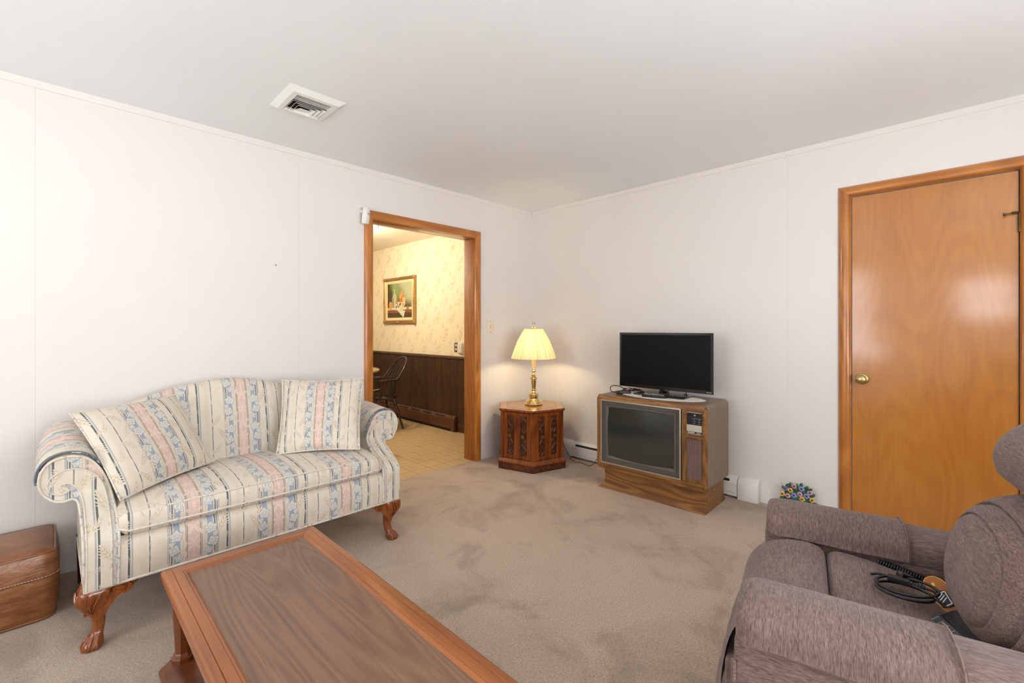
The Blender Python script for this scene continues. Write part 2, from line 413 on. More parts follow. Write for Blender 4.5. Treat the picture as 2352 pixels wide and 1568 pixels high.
M_chx = chen('chenille_across', 'x'); M_chy = chen('chenille_along', 'y'); M_chz = chen('chenille_upright', 'z')
M_brass = mat('polished_brass', lambda: pb(mix(noise(tc(), 8.0), c('D8C184'), c('EAD9A4')), .14, 1.0))
M_brassold = mat('aged_brass', lambda: pb(mix(noise(tc(), 40.0, 4.0), c('7C6A3C'), c('B29A63')), .36, 1.0))
M_brasssatin = mat('satin_brass', lambda: pb(mix(noise(tc(), 30.0, 4.0), c('B79B62'), c('D3BC86')), .3, 1.0))
M_bronze = mat('dark_bronze', lambda: pb(mix(noise(tc(), 40.0, 4.0), c('4A3B28'), c('7A6647')), .4, .9))
M_white = plain('white_enamel', c('E6E1DA'), .35)
M_heat = plain('white_heater_enamel', c('E9E2DA'), .4, vary=.03)
M_ventw = plain('white_vent_enamel', c('E6E5DD'), .4, vary=.03)
M_dark = plain('dark_void', c('1B1715'), .8)
M_black = plain('black_plastic', c('141416'), .35)
M_blackm = plain('black_rubber', c('17171A'), .5)
M_gloss = plain('gloss_black_bezel', c('0E0D0D'), .12, coat=.5)
M_screen = plain('matte_black_screen', c('131312'), .30, spec=.12, vary=.02)
M_ivory = plain('ivory_plastic', c('E7DBBF'), .4, vary=.03)
M_grey = plain('dark_grey_bezel', c('5E564F'), .4)
M_alu = plain('champagne_metal', c('B9B2A2'), .32, .6)
M_crt = plain('picture_tube_glass', c('30332F'), .10, coat=.6, vary=.03)
M_wtext = plain('pale_grey_print', c('C9CACC'), .5)
M_beige = plain('beige_panel', c('BDB4A2'), .45)
M_brownk = plain('brown_heater_enamel', c('5C3A26'), .4)
M_grille = mat('speaker_cloth', lambda: pb(mix(ss(-.2, .4, nsin(sep(tc())[0] * 2 * pi / .0068)), c('4A3330'), c('A08476')), .8))
M_gold = mat('gilt_frame', lambda: pb(mix(noise(tc(), 60.0, 4.0), c('8A6530'), c('CFA96A')), .35, .55))
M_linen = plain('cream_liner', c('E6D2A4'), .7)
M_jamb = wood('oiled_jamb', c('8E5220'), c('AC6C34'), c('BE8046'), 'z', 1.1, .55, .0, 20.0, .6, pores=.25)
# ------------------------------------------------------------------ the setting
RX, RY, H = -5.2, -4.8, 2.44
TH = .142
DX0, DX1, DZ = -1.818, -.789, 2.066           # kitchen doorway clear opening
struct('floor', B().box(RX, 0, RY, .035, -.06, 0), M_carpet)
struct('ceiling', B().box(RX - .1, .14, RY - .1, TH - .02, H, H + .08), M_ceil)
w = B(); w.box(RX, DX0 - .02, 0, TH, 0, H).box(DX1 + .02, 0, 0, TH, 0, H).box(DX0 - .02, DX1 + .02, 0, TH, DZ + .02, H)
struct('wall_left', w, M_wall)
YD0, YD1, ZD = -3.424, -2.713, 2.062          # closet door opening in the right wall
w = B(); w.box(.055, .14, RY, TH, 0, H).box(0, .055, YD1, TH, 0, H).box(0, .055, RY, YD0, 0, H).box(0, .055, YD0, YD1, ZD, H)
struct('wall_right', w, M_wall)
# walls behind the camera, each with a window
def win_wall(name, horiz, a0, a1, w0, w1, z0, z1):
    w = B()
    def bx(p0, p1, q0, q1):
        if horiz: w.box(p0, p1, RY - .12, RY, q0, q1)
        else: w.box(RX - .12, RX, p0, p1, q0, q1)
    bx(a0, w0, 0, H); bx(w1, a1, 0, H); bx(w0, w1, 0, z0); bx(w0, w1, z1, H)
    struct(name, w, M_wall)
WB = (-3.74, -3.12, 1.32, 1.94); WC = (-2.25, -.75, .80, 2.15); WF = (-3.9, -1.7, .75, 2.15)
w = B()
for p0, p1, q0, q1 in ((RY, WB[0], 0, H), (WB[1], WC[0], 0, H), (WC[1], TH, 0, H), (WB[0], WB[1], 0, WB[2]), (WB[0], WB[1], WB[3], H), (WC[0], WC[1], 0, WC[2]), (WC[0], WC[1], WC[3], H)): w.box(RX - .12, RX, p0, p1, q0, q1)
struct('wall_back', w, M_wall); win_wall('wall_front', True, RX - .12, .14, *WF)
M_glass = mat('window_glass', lambda: (lambda a, b, f: (put(f.inputs[0], .07), T.links.new(a, f.inputs[1]), T.links.new(b, f.inputs[2]), f.outputs[0])[3])(
    node('ShaderNodeBsdfTransparent').outputs[0], pb((.9, .95, 1.0), .02), node('ShaderNodeMixShader')))
def window(name, horiz, w0, w1, z0, z1):
    b = B()
    def bx(bb, p0, p1, q0, q1, d0, d1):
        if horiz: bb.box(p0, p1, RY - d1, RY - d0, q0, q1)
        else: bb.box(RX - d1, RX - d0, p0, p1, q0, q1)
    f = .05; zm = (z0 + z1) / 2
    for p0, p1, q0, q1 in ((w0, w0 + f, z0, z1), (w1 - f, w1, z0, z1), (w0, w1, z0, z0 + f), (w0, w1, z1 - f, z1), (w0, w1, zm - .02, zm + .02)): bx(b, p0, p1, q0, q1, .03, .09)
    for p0, p1, q0, q1 in ((w0 - .07, w0, z0 - .07, z1 + .07), (w1, w1 + .07, z0 - .07, z1 + .07), (w0, w1, z1, z1 + .07), (w0 - .1, w1 + .1, z0 - .04, z0)): bx(b, p0, p1, q0, q1, -.02, .0)
    o = struct(name, b, M_white)
    g = B(); bx(g, w0 + f, w1 - f, z0 + f, z1 - f, .055, .06)
    mk('window_pane', g, M_glass, o)
window('window_1', False, *WB); window('window_2', True, *WF); window('window_3_added', False, *WC)  # last one is unseen, added to bring more light into the room

# small cove strip under the ceiling
cs = [(0, 2.408), (.006, 2.408), (.008, 2.418), (.016, 2.430), (.018, H), (0, H)]
struct('trim_1', B().prism(cs, lambda a, z, t: (t, -a, z), RX, -.0), M_wall)
struct('trim_2', B().prism(cs, lambda a, z, t: (-a, t, z), RY, -.018), M_wall)
# kitchen doorway casing and jamb
cw = .068
b = B(); b.box(DX0 - cw, DX0, -.016, 0, 0, DZ + cw); o = struct('trim_3', b, M_case, bev=.004)
prof = [(0, 0), (0, .012), (.008, .016), (.05, .018), (.062, .015), (cw, .008), (cw, 0)]
def casing(name, x_in, sgn, ma):
    vs0 = [(x_in + sgn * a, -h, 0) for a, h in prof]; vs1 = [(x_in + sgn * a, -h, DZ + a) for a, h in prof]
    struct(name, B().loft([vs0, vs1]), ma, sm=50)
bpy.data.objects.remove(o)
casing('trim_3', DX0, -1, M_case); casing('trim_4', DX1, 1, M_case)
struct('trim_5', B().loft([[(DX0 - a, -h, DZ + a) for a, h in prof], [(DX1 + a, -h, DZ + a) for a, h in prof]]), M_caseh, sm=50)
struct('trim_6', B().box(DX1, DX1 + .02, .0, TH + .012, -.004, DZ + .02), M_jamb, bev=.002)
struct('trim_7', B().box(DX0 - .02, DX0, .0, TH + .012, -.004, DZ + .02), M_case, bev=.002)
struct('trim_8', B().box(DX0, DX1, .0, TH + .012, DZ, DZ + .02), M_caseh, bev=.002)
# door in the right wall: casing, slab, knob, hinge
ymid = 0
rp = [(0, 0), (0, .013), (.006, .021), (.018, .027), (.034, .028), (.048, .024), (.058, .015), (.065, .006), (.065, 0)]
def dcas(name, y_in, sgn, ma):
    struct(name, B().loft([[(-h, y_in + sgn * a, 0) for a, h in rp], [(-h, y_in + sgn * a, ZD + a) for a, h in rp]]), ma, sm=60)
dcas('trim_9', YD1, 1, M_case); dcas('trim_10', YD0, -1, M_case)
struct('trim_11', B().loft([[(-h, YD0 - a, ZD + a) for a, h in rp], [(-h, YD1 + a, ZD + a) for a, h in rp]]), M_casey, sm=60)
door = struct('door_1', B().box(.006, .041, YD0 + .004, YD1 - .003, .012, ZD - .005), M_door, bev=.0015, seg=1)
door['label'] = 'varnished birch veneer flush door with a round brass knob'
KY = -2.768
FR = Matrix.Translation((.006, KY, .919)) @ Matrix.Rotation(radians(-90), 4, 'Y')
kb = B().lathe([(0.001, 0), (.033, 0), (.034, .004), (.031, .008), (.020, .011), (.0125, .014), (.0115, .026), (.016, .032), (.0255, .040), (.029, .050), (.0275, .060), (.020, .067), (.008, .070), (.001, .0703)], frame=FR, n=36)
mk('knob', kb, M_brasssatin, door)
b = B().tube([(-.004, YD0 + .001, 1.735), (-.004, YD0 + .001, 1.835)], .0075, 12)
for zz in (1.755, 1.785, 1.815): b.tube([(-.004, YD0 + .001, zz - .001), (-.004, YD0 + .001, zz + .001)], .0088, 12)
b.tube([(-.004, YD0 + .001, 1.835), (-.004, YD0 + .001, 1.842)], [.006, .002], 10)
hg = mk('hinge', b, M_bronze, door)
b = B().tube([(-.006, YD0 + .001, 1.838), (-.022, YD0 + .02, 1.834), (-.03, YD0 + .052, 1.828)], .0042, 10)
b.tube([(-.03, YD0 + .052, 1.828), (-.032, YD0 + .060, 1.8265)], .0075, 10); b.tube([(-.018, YD0 + .016, 1.835), (-.024, YD0 + .028, 1.8325)], .007, 10)
mk('hinge_stop', b, M_bronze, door)

# ------------------------------------------------------------------ the kitchen beyond
KX, KC, KF, KL = -.13, 2.392, 3.6, -3.3
struct('floor_kitchen', B().box(KL, KX, .035, KF, -.064, -.004), M_vinyl)
struct('ceiling_kitchen', B().box(KL - .1, .0, TH, KF + .1, KC, KC + .06), M_kceil)
struct('wall_kitchen_right', B().box(KX, -.0, TH, KF, -.064, KC), M_paper)
struct('wall_kitchen_far', B().box(KL - .1, 0, KF, KF + .1, -.064, KC), M_paper)
struct('wall_kitchen_left', B().box(KL - .1, KL, TH, KF, -.064, KC), M_paper)
def f_panelgroove():
    return None
b = B().box(KX - .008, KX, TH + .012, KF, -.004, .862)
wn = struct('trim_12', b, M_wains)
gr = B()
yy = .30
k = 0
while yy < KF - .05:
    gr.box(KX - .0085, KX - .0079, yy - .0012, yy + .0012, .0, .862); k += 1; yy += (.11, .19, .14, .16)[k % 4]
mk('panel_groove', gr, M_dark, wn)
struct('trim_13', B().prism([(0, .858), (.016, .858), (.020, .866), (.018, .886), (.010, .897), (0, .897)], lambda a, z, t: (KX - a, t, z), TH + .012, KF), M_rail, sm=50)
struct('baseboard_kitchen', B().box(KX - .02, KX - .008, TH + .012, 1.078, -.004, .10), M_rail, bev=.003)

struct('trim_14', B().box(KL, KX - .008, KF - .008, KF, -.004, .862), M_wains)
struct('trim_15', B().prism([(0, .858), (.016, .858), (.020, .866), (.018, .886), (.010, .897), (0, .897)], lambda a, z, t: (t, KF - a, z), KL, KX - .02), M_rail, sm=50)
# ------------------------------------------------------------------ things on walls and ceiling
# ceiling air vent
vx0, vx1, vy0, vy1 = -2.719, -2.431, -.868, -.561
t = thing('ceiling_vent', 'white square air vent with angled louvres set in the plaster ceiling', 'air vent', ((vx0 + vx1) / 2, (vy0 + vy1) / 2, H))
hw, hd = (vx1 - vx0) / 2, (vy1 - vy0) / 2
def ring(b, o0, z0, o1, z1):
    r0 = [(sx * (hw - o0), sy * (hd - o0), z0) for sx, sy in ((-1, -1), (1, -1), (1, 1), (-1, 1))]
    r1 = [(sx * (hw - o1), sy * (hd - o1), z1) for sx, sy in ((-1, -1), (1, -1), (1, 1), (-1, 1))]
    b.loft([r0, r1], cap=False)
b = B(); ring(b, 0, 0, .028, -.020); ring(b, .028, -.020, .052, -.022); ring(b, .052, -.022, .054, -.004); 
mk('frame', b, M_ventw, t, sm=20, fixn=False)
mk('duct', B().box(-hw + .05, hw - .05, -hd + .05, hd - .05, -.002, .0), M_dark, t)
iw, idp = hw - .054, hd - .054
# louvres: three straight blades on the camera side, then nested three-sided blades
for k in range(3):
    y = -idp + .016 + k * .019
    b = B().loft([[(-iw, y, -.020), (-iw, y + .001, -.0195), (-iw, y + .008, -.003), (-iw, y + .007, -.003)], [(iw, y, -.020), (iw, y + .001, -.0195), (iw, y + .008, -.003), (iw, y + .007, -.003)]])
    mk('louvre', b, M_ventw, t, sm=20)
for k in range(3):
    o = .002 + k * .020; y = -idp + .073 + k * .021
    b = B()
    outer = [(-iw + o, idp), (-iw + o, y), (iw - o, y), (iw - o, idp)]
    inner = [(-iw + o + .016, idp), (-iw + o + .016, y + .016), (iw - o - .016, y + .016), (iw - o - .016, idp)]
    r0 = [(p[0], p[1], -.020) for p in outer]; r1 = [(p[0], p[1], -.003) for p in inner]
    r2 = [(p[0] + .001 * (1 if p[0] < 0 else -1), p[1] + .001, -.0195) for p in outer]; r3 = [(p[0] + .001 * (1 if p[0] < 0 else -1), p[1] + .001, -.003) for p in inner]
    b.loft([r0, r1, r3, r2], closed=False, wrap=True)
    mk('louvre', b, M_ventw, t, sm=20)
b = B()
ya, yb, xa, xb = -idp + .139, idp, iw - .066, iw - .060
q = [(-xa, ya, -.0195), (xa, ya, -.0195), (xb, yb, -.005), (-xb, yb, -.005)]
b.loft([q, [(x, y, z + .0015) for x, y, z in q]])
mk('deflector', b, M_ventw, t, sm=15)

# motion sensor at the doorway corner
t = thing('motion_sensor', 'small white motion sensor beside the top corner of the kitchen doorway', 'motion sensor', (-1.90, -.035, 2.075), 0)
M0 = Matrix.Rotation(radians(28), 4, 'Z') @ Matrix.Rotation(radians(5), 4, 'X')
poly = [(-.030, 0.0), (-.030, -.014), (-.024, -.030), (-.008, -.038), (.008, -.038), (.024, -.030), (.030, -.014), (.030, 0.0)]
b = B(); rings = []
for z, s in ((-.062, .86), (-.058, .95), (-.045, 1.0), (.035, 1.0), (.052, .97), (.06, .86)): rings.append([(x * s, y * s, z) for x, y in poly])
b.loft(rings).xf(M0); mk('housing', b, M_white, t, sm=40)
b = B().box(-.014, .014, -.0405, -.036, .006, .022).xf(M0); mk('lens', b, plain('grey_lens', c('A9ADB4'), .25), t, bev=.001)
b = B().box(.006, .011, -.0400, -.037, .034, .039).xf(M0); mk('indicator', b, M_dark, t)
b = B().box(-.032, .032, .024, .035, .012, .05).box(-.03, .03, -.002, .026, .02, .035); mk('bracket', b, M_white, t, bev=.002)

# screw hook in the doorway head
hp = [(-1.742, .06, 2.066), (-1.742, .06, 2.052), (-1.742 + .007, .06, 2.046), (-1.742 + .010, .06, 2.038), (-1.742 + .004, .06, 2.031), (-1.742 - .003, .06, 2.028)]
hp = [(-1.742, .06, 2.066), (-1.742, .06, 2.050)] + [(-1.742 + .013 * sin(a) * .75, .06, 2.036 + .014 * cos(a)) for a in [radians(d) for d in range(0, 275, 25)]]
tag(mk('screw_hook', B().tube(hp, .0017, 8), M_bronze), 'bronze wire hook screwed into the kitchen doorway head', 'hook')
# nail left in the wall
FRN = Matrix.Translation((-2.511, 0, 1.648)) @ Matrix.Rotation(radians(90), 4, 'X')
tag(mk('nail', B().lathe([(.0012, 0), (.0012, .012), (.0042, .012), (.0046, .0135), (.001, .014)], frame=FRN, n=12), plain('steel_nail', c('6E6E70'), .35, .8)), 'lone steel nail in the blank white wall above the sofa', 'nail')
# switch plate beside the doorway
t = thing('light_switch', 'ivory switch plate on the white wall between doorway and corner', 'light switch', (-.595, 0, 1.247))
mk('plate', B().box(-.036, .036, -.006, 0, -.058, .058), M_ivory, t, bev=.003)
mk('toggle', B().loft([[(-.005, -.005, -.010), (.005, -.005, -.010), (.005, -.005, .010), (-.005, -.005, .010)], [(-.004, -.015, -.012), (.004, -.015, -.012), (.004, -.013, -.003), (-.004, -.013, -.003)]]), M_ivory, t)
mk('slot', B().box(-.007, .007, -.0064, -.005, -.013, .013), plain('switch_slot', c('6B604B'), .6), t)
for zz in (-.044, .044): mk('screw', B().ell((0, -.0062, zz), .0034, .0015, .0034, 10, 6), M_bronze, t)

# white baseboard heater on the right wall
t = thing('baseboard_heater', 'long white baseboard heater behind the console television', 'heater', (0, -1.3, 0))
def hx(fn): return fn
hp = [(.0, .012), (.0, .150), (.018, .153), (.030, .146), (.050, .128), (.0565, .112), (.059, .108), (.060, .020), (.056, .014)]
y0, y1 = -2.052, -.555
b = B().prism(hp, lambda a, z, q: (-a, q, z), y0, y1)
mk('cover', b, M_heat, t, world=True, sm=30)
for ya, yb in ((-2.0, -1.62), (-1.48, -1.10), (-.98, -.60)):
    b = B(); n = 8; L0 = []
    fr = lambda y, s: V((-.0505 - .0012 - s * .0035 * 0, y, .1265 - 0)) 
    p0, p1 = V((-.044, 0, .1345)), V((-.0572, 0, .1135))
    d = (p1 - p0); e = d.normalized(); mid = (p0 + p1) / 2; r = .0095; no = V((-e.z, 0, e.x)); no = no if no.x < 0 else -no
    pl = []
    for i in range(n + 1): a = pi / 2 + pi * i / n; pl.append((ya + r + r * cos(a), r * sin(a)))
    for i in range(n + 1): a = -pi / 2 + pi * i / n; pl.append((yb - r + r * cos(a), r * sin(a)))
    b.loft([[mid + e * v + V((0, y, 0)) + no * s for y, v in pl] for s in (-.002, .0022)])
    mk('slot', b, M_dark, t, world=True, sm=30)
for z in (.036, .042): mk('groove', B().box(-.0606, -.0595, y0 + .01, y1 - .01, z, z + .0012), plain('heater_groove', c('B5ADA5'), .5), t, world=True)
b = B().prism([(.0, 0), (.0, .155), (.02, .158), (.034, .151), (.054, .133), (.063, .114), (.064, .0)], lambda a, z, q: (-a, q, z), -2.192, -2.056)
mk('end_cap', b, M_heat, t, world=True, bev=.003)
b = B().prism([(.0, 0), (.0, .155), (.02, .158), (.034, .151), (.054, .133), (.063, .114), (.064, .0)], lambda a, z, q: (-a, q, z), -.553, -.43)
mk('corner_cap', b, M_heat, t, world=True, bev=.003)

# pansy ornament leaning on the wall
t = thing('pansy_ornament', 'painted bouquet of pansies standing against the wall by the door', 'flower ornament', (-.03, -2.425, 0))
M_leafg = plain('painted_green', c('3C6A4A'), .45, vary=.3, vs=60.0)
b = B(); random.seed(3)
rings = []
for k in range(9):
    z = .175 * k / 8; wd = .088 * sqrt(max(.0, 1 - ((z - .085) / .098) ** 2)) + .002
    rings.append([(-.0 + cos(a) * (.012 + .012 * sin(pi * k / 8)), -2.431 + sin(a) * wd, z) for a in [2 * pi * j / 24 for j in range(24)]])
b.loft([[(x - .022, y, z) for x, y, z in r] for r in rings])
leaves = [(-2.368, .168, 60), (-2.392, .178, 100), (-2.43, .178, 95), (-2.451, .188, 75), (-2.48, .178, 60), (-2.497, .170, 40), (-2.512, .140, 30), (-2.352, .150, 130), (-2.345, .085, 190), (-2.42, .155, 80), (-2.40, .125, 200), (-2.46, .150, 30), (-2.44, .085, 270), (-2.50, .10, 330), (-2.47, .09, 250), (-2.40, .08, 250), (-2.36, .07, 220), (-2.53, .09, 340), (-2.38, .05, 240), (-2.48, .05, 280)]
for y, z, a in leaves:
    a = radians(180 - a); L0 = .034; wv = .011; n = 8; vs = []
    for i in range(n + 1):
        u = i / n; w = wv * sin(pi * u) ** .7 * (1 + .12 * (-1) ** i); r = L0 * u - .012
        for s_, lift in ((-1, .004), (0, .011), (1, .004)):
            vs.append((-.040 - lift - .006 * sin(pi * u), y + cos(a) * r - sin(a) * w * s_, z + sin(a) * r + cos(a) * w * s_))
    o0 = len(b.v); fs = []
    for i in range(n):
        for q in (0, 1): fs.append((i * 3 + q, i * 3 + q + 1, i * 3 + q + 4, i * 3 + q + 3))
    b.add(vs, fs)
mk('leaves', b, M_leafg, t, world=True, sm=60, fixn=False)
PC = {'p': c('D5A0AB'), 'b': c('8C93CB'), 'v': c('7C7BB4'), 'y': c('E6B94E')}
M_pan = {k: plain('pansy_' + {'p': 'pink', 'b': 'blue', 'v': 'violet', 'y': 'yellow'}[k], v, .45, vary=.12, vs=120.0) for k, v in PC.items()}
M_heart = plain('pansy_heart', c('4A2A3E'), .5)
for col, y, z in (('p', -2.412, .178), ('b', -2.454, .171), ('v', -2.360, .152), ('y', -2.389, .146), ('y', -2.343, .111), ('p', -2.374, .106), ('b', -2.410, .117), ('p', -2.445, .133), ('y', -2.458, .104), ('b', -2.483, .130), ('p', -2.502, .157), ('y', -2.515, .112), ('b', -2.37, .062), ('p', -2.43, .06), ('y', -2.49, .065)):
    b = B(); R = .0175 if col != 'b' else .0195
    def pf(u, v, y=y, z=z, R=R):
        a = u * 2 * pi; r = R * v * (.80 + .20 * abs(cos(2.5 * a + pi / 4))); 
        return (-.050 - .006 * sin(pi * min(1, v * .9)) - .0015 * cos(5 * a) * v, y + r * cos(a), z + r * sin(a))
    b.grid(pf, 30, 6, wu=True); fl = mk('pansy', b, M_pan[col], t, world=True, sm=70, fixn=False)
    hb = B()
    for q in range(4):
        a = radians(45 + 90 * q); hb.ell((-.0555, y + cos(a) * .0045, z + sin(a) * .0045), .0018, .0048, .0022, 8, 6, M=Matrix.Rotation(a, 3, 'X'))
    mk('pansy_heart', hb, M_heart, fl, world=True)

# lamp cord and its plug on the carpet
cp = [(-.08, -.47, .17), (-.10, -.50, .13), (-.105, -.515, .1), (-.12, -.55, .085), (-.11, -.553, .05), (-.105, -.574, .03), (-.097, -.585, .012), (-.13, -.64, .006), (-.169, -.693, .004), (-.14, -.72, .004), (-.155, -.789, .004), (-.166, -.84, .004), (-.115, -.85, .012), (-.105, -.875, .05), (-.09, -.90, .08), (-.085, -.92, .09)]
t = thing('extension_cord', 'thin brown cord lying on the carpet between hexagonal table and console', 'cord', (-.12, -.7, 0))
mk('cable', B().tube(spl(cp, 6), .0028, 8), plain('brown_cord', c('6A4A2A'), .5), t, world=True, sm=70)
mk('plug', B().tube([(-.100, -.592, .010), (-.118, -.622, .010), (-.126, -.634, .008)], [.006, .0085, .004], 8).tube([(-.112, -.585, .009), (-.135, -.612, .008)], [.004, .006], 8), plain('cream_plug', c('CDB48F'), .5), t, world=True)
# ------------------------------------------------------------------ camelback sofa
CX = -2.785
sofa = thing('sofa', 'camelback sofa in cream blue and pink striped floral fabric against the white wall', 'sofa', (CX, -.46, 0))
AP = [(.575, .235), (.572, .34), (.572, .42), (.575, .50), (.585, .56), (.60, .61), (.625, .66), (.655, .695), (.69, .711), (.725, .713), (.76, .702), (.783, .677), (.794, .645), (.794, .61), (.782, .575), (.757, .550), (.727, .541), (.702, .544), (.685, .534), (.679, .50), (.675, .42), (.673, .235)]
AP = [tuple(p[:2]) for p in spl([(a, z, 0) for a, z in AP], 3)]
def yf(z): return -.635 - .225 * sst((.575 - z) / .165)
def rise(y, z, sgn): return ((.080 if sgn < 0 else .03) * min(1.0, max(0, (y + .63) / .40)) ** 1.1) * sst((z - .50) / .16)
for sg in (-1, 1):
    b = B(); n = 9
    ys = [-.635 + (.635 - .15) * k / (n - 1) for k in range(n)]
    front = [(CX + sg * a, yf(z), z) for a, z in AP]
    rings = [[(CX + sg * a, y, z + rise(y, z, sg)) for a, z in AP] for y in ys]
    rings[0] = front
    b.loft(rings, cap=False)
    # rear cap, then a front panel cut in strips that follow the slope
    b.add(rings[-1], [tuple(range(len(AP)))])
    fuv = lambda co, no, sg=sg: ((co.x - CX) * sg + .02, co.z) if abs(no.y) > .6 and co.y < -.3 else ((co.y * 2.4 if abs(no.x) > .9 and co.z < .54 else co.y * 1.0 + .07 + (co.z * .25)), co.z + co.x)
    mk('arm', b, M_sofa, sofa, world=True, sm=40, uvf=fuv)
    pb2 = B().prism(AP, lambda a, z, q: (CX + sg * a, q, z), -.70, -.62)
    cuts = [((0, 0, .40 + .0125 * k), (0, 0, 1)) for k in range(16)]
    def post(co): return (co.x, yf(co.z) - .006 + (0 if co.y < -.66 else .012), co.z)
    mk('arm_panel', pb2, M_sofa, sofa, world=True, sm=40, cuts=cuts, post=post, uvf=lambda co, no, sg=sg: ((co.x - CX) * sg - .63, co.z * 1.3))
    cl_ = spl([(.630, .238, 0), (.630, .34, 0), (.630, .45, 0), (.633, .53, 0), (.648, .585, 0), (.678, .622, 0), (.715, .634, 0), (.746, .620, 0), (.752, .596, 0), (.735, .580, 0), (.716, .588, 0)], 6)
    kk = len(cl_); fb = B(); lf = []; rt_ = []
    for i, p in enumerate(cl_):
        tg = (cl_[min(i + 1, kk - 1)] - cl_[max(i - 1, 0)]).normalized(); n_ = V((-tg.y, tg.x, 0)); w_ = lerp(.036, .014, sst((i / (kk - 1) - .35) / .6))
        lf.append(p + n_ * w_); rt_.append(p - n_ * w_)
    P3 = lambda p, o: (CX + sg * p.x, yf(p.y) - o, p.y)
    fb.loft([[P3(l, .004), P3(l, .011), P3((l + r) / 2, .0135), P3(r, .011), P3(r, .004)] for l, r in zip(lf, rt_)])
    fc = mk('arm_facing', fb, M_sofa, sofa, world=True, sm=50, uvf=lambda co, no, sg=sg: ((co.x - CX) * sg - .505, co.z))
    mk('piping', B().tube([P3(p, .010) for p in lf] + [P3(p, .010) for p in rt_[::-1]], .0036, 7), M_pipe, fc, world=True, sm=70)
    outl = [(CX + sg * a, yf(z) - .007, z) for a, z in AP[:-1]]
    mk('piping', B().tube(outl, .0048, 8), M_pipe, sofa, world=True, sm=70)
# rail (front) and outer ends
b = B(); nx = 33
def railp(u, v):
    x = lerp(CX - .575, CX + .575, u); z = lerp(.232, .408, v)
    return (x, -.858 - .010 * sin(pi * v) + .022 * sst((v - .88) / .12), z)
b.grid(railp, 40, 14); b.box(CX - .60, CX + .60, -.845, -.15, .232, .40)
mk('front_rail', b, M_sofa, sofa, world=True, sm=50, fixn=False, uvf=lambda co, no: (co.x - CX - .013, co.z))
mk('base_piping', B().tube([(CX - .673, -.15, .234), (CX - .673, -.862, .234), (CX + .673, -.862, .234), (CX + .673, -.15, .234)], .006, 8), M_pipe, sofa, world=True, sm=70)
# camel back
CZ = [(-.74, .70), (-.70, .765), (-.64, .80), (-.58, .822), (-.43, .87), (-.30, .910), (-.20, .930), (-.10, .942), (.0, .942), (.10, .930), (.20, .905), (.256, .886), (.35, .862), (.43, .846), (.58, .80), (.66, .765), (.70, .74), (.74, .68)]
CZ = [(p[0], p[1]) for p in spl([(a, z, 0) for a, z in CZ], 4)]
def backp(u, v):
    s = lerp(-.735, .735, u); zt = table(CZ, s)
    pr = [(-.33, .36), (-.315, .46), (-.300, .55), (-.280, lerp(.55, zt, .40)), (-.255, lerp(.55, zt, .66)), (-.235, lerp(.55, zt, .84)), (-.218, zt - .022), (-.200, zt - .006), (-.175, zt), (-.145, zt - .006), (-.12, zt - .03), (-.10, zt - .08), (-.08, .55), (-.07, .25)]
    k = v * (len(pr) - 1); i = min(int(k), len(pr) - 2); t = k - i
    y, z = lerp(pr[i][0], pr[i + 1][0], t), lerp(pr[i][1], pr[i + 1][1], t)
    z = max(z, lerp(.25, .57, sst((abs(s) - .60) / .06)))
    return (CX + s, y, z)
b = B().grid(backp, 61, 40)
mk('back', b, M_sofa, sofa, world=True, sm=60, uvf=lambda co, no: (co.x - CX - .013, co.z))
# seat cushion
def cush(u, v):   # closed profile round the cushion, swept in x
    s = lerp(-.572, .572, u); e = 1 - abs(2 * u - 1) ** 14 * .0
    P = [(-.30, .405), (-.835, .405), (-.860, .412), (-.870, .43), (-.872, .455), (-.868, .485), (-.855, .503), (-.83, .514), (-.72, .530), (-.60, .536), (-.45, .530), (-.30, .515)]
    k = v * (len(P) - 1); i = min(int(k), len(P) - 2); t = k - i
    y, z = lerp(P[i][0], P[i + 1][0], t), lerp(P[i][1], P[i + 1][1], t)
    edge = min(1, (1 - abs(2 * u - 1)) / .09); q = sqrt(max(0, 1 - (1 - edge) ** 2))
    zc = .455; z = zc + (z - zc) * lerp(.62, 1, q) ; 
    if z > .50: z -= .012 * abs(2 * u - 1) ** 2
    y = y + (1 - q) * .02 if y < -.8 else y
    return (CX + s, y, z)
b = B().grid(cush, 60, 34)
b.add([cush(0, j / 33) for j in range(34)], [tuple(range(34))]); b.add([cush(1, j / 33) for j in range(34)], [tuple(range(34))])
sc = mk('seat_cushion', b, M_sofa, sofa, world=True, sm=50, uvf=lambda co, no: (co.x - CX - .013, co.z - co.y))
for vv, nm in ((3.05 / 11, 0), (6.0 / 11, 1)):
    path = [(CX - .572, -.35, .425 if nm == 0 else .485)] + [V(cush(u / 40, vv)) + V((0, -.002, 0)) for u in range(41)] + [(CX + .572, -.35, .425 if nm == 0 else .485)]
    mk('piping', B().tube(path, .0045, 8), M_pipe, sc, world=True, sm=70)
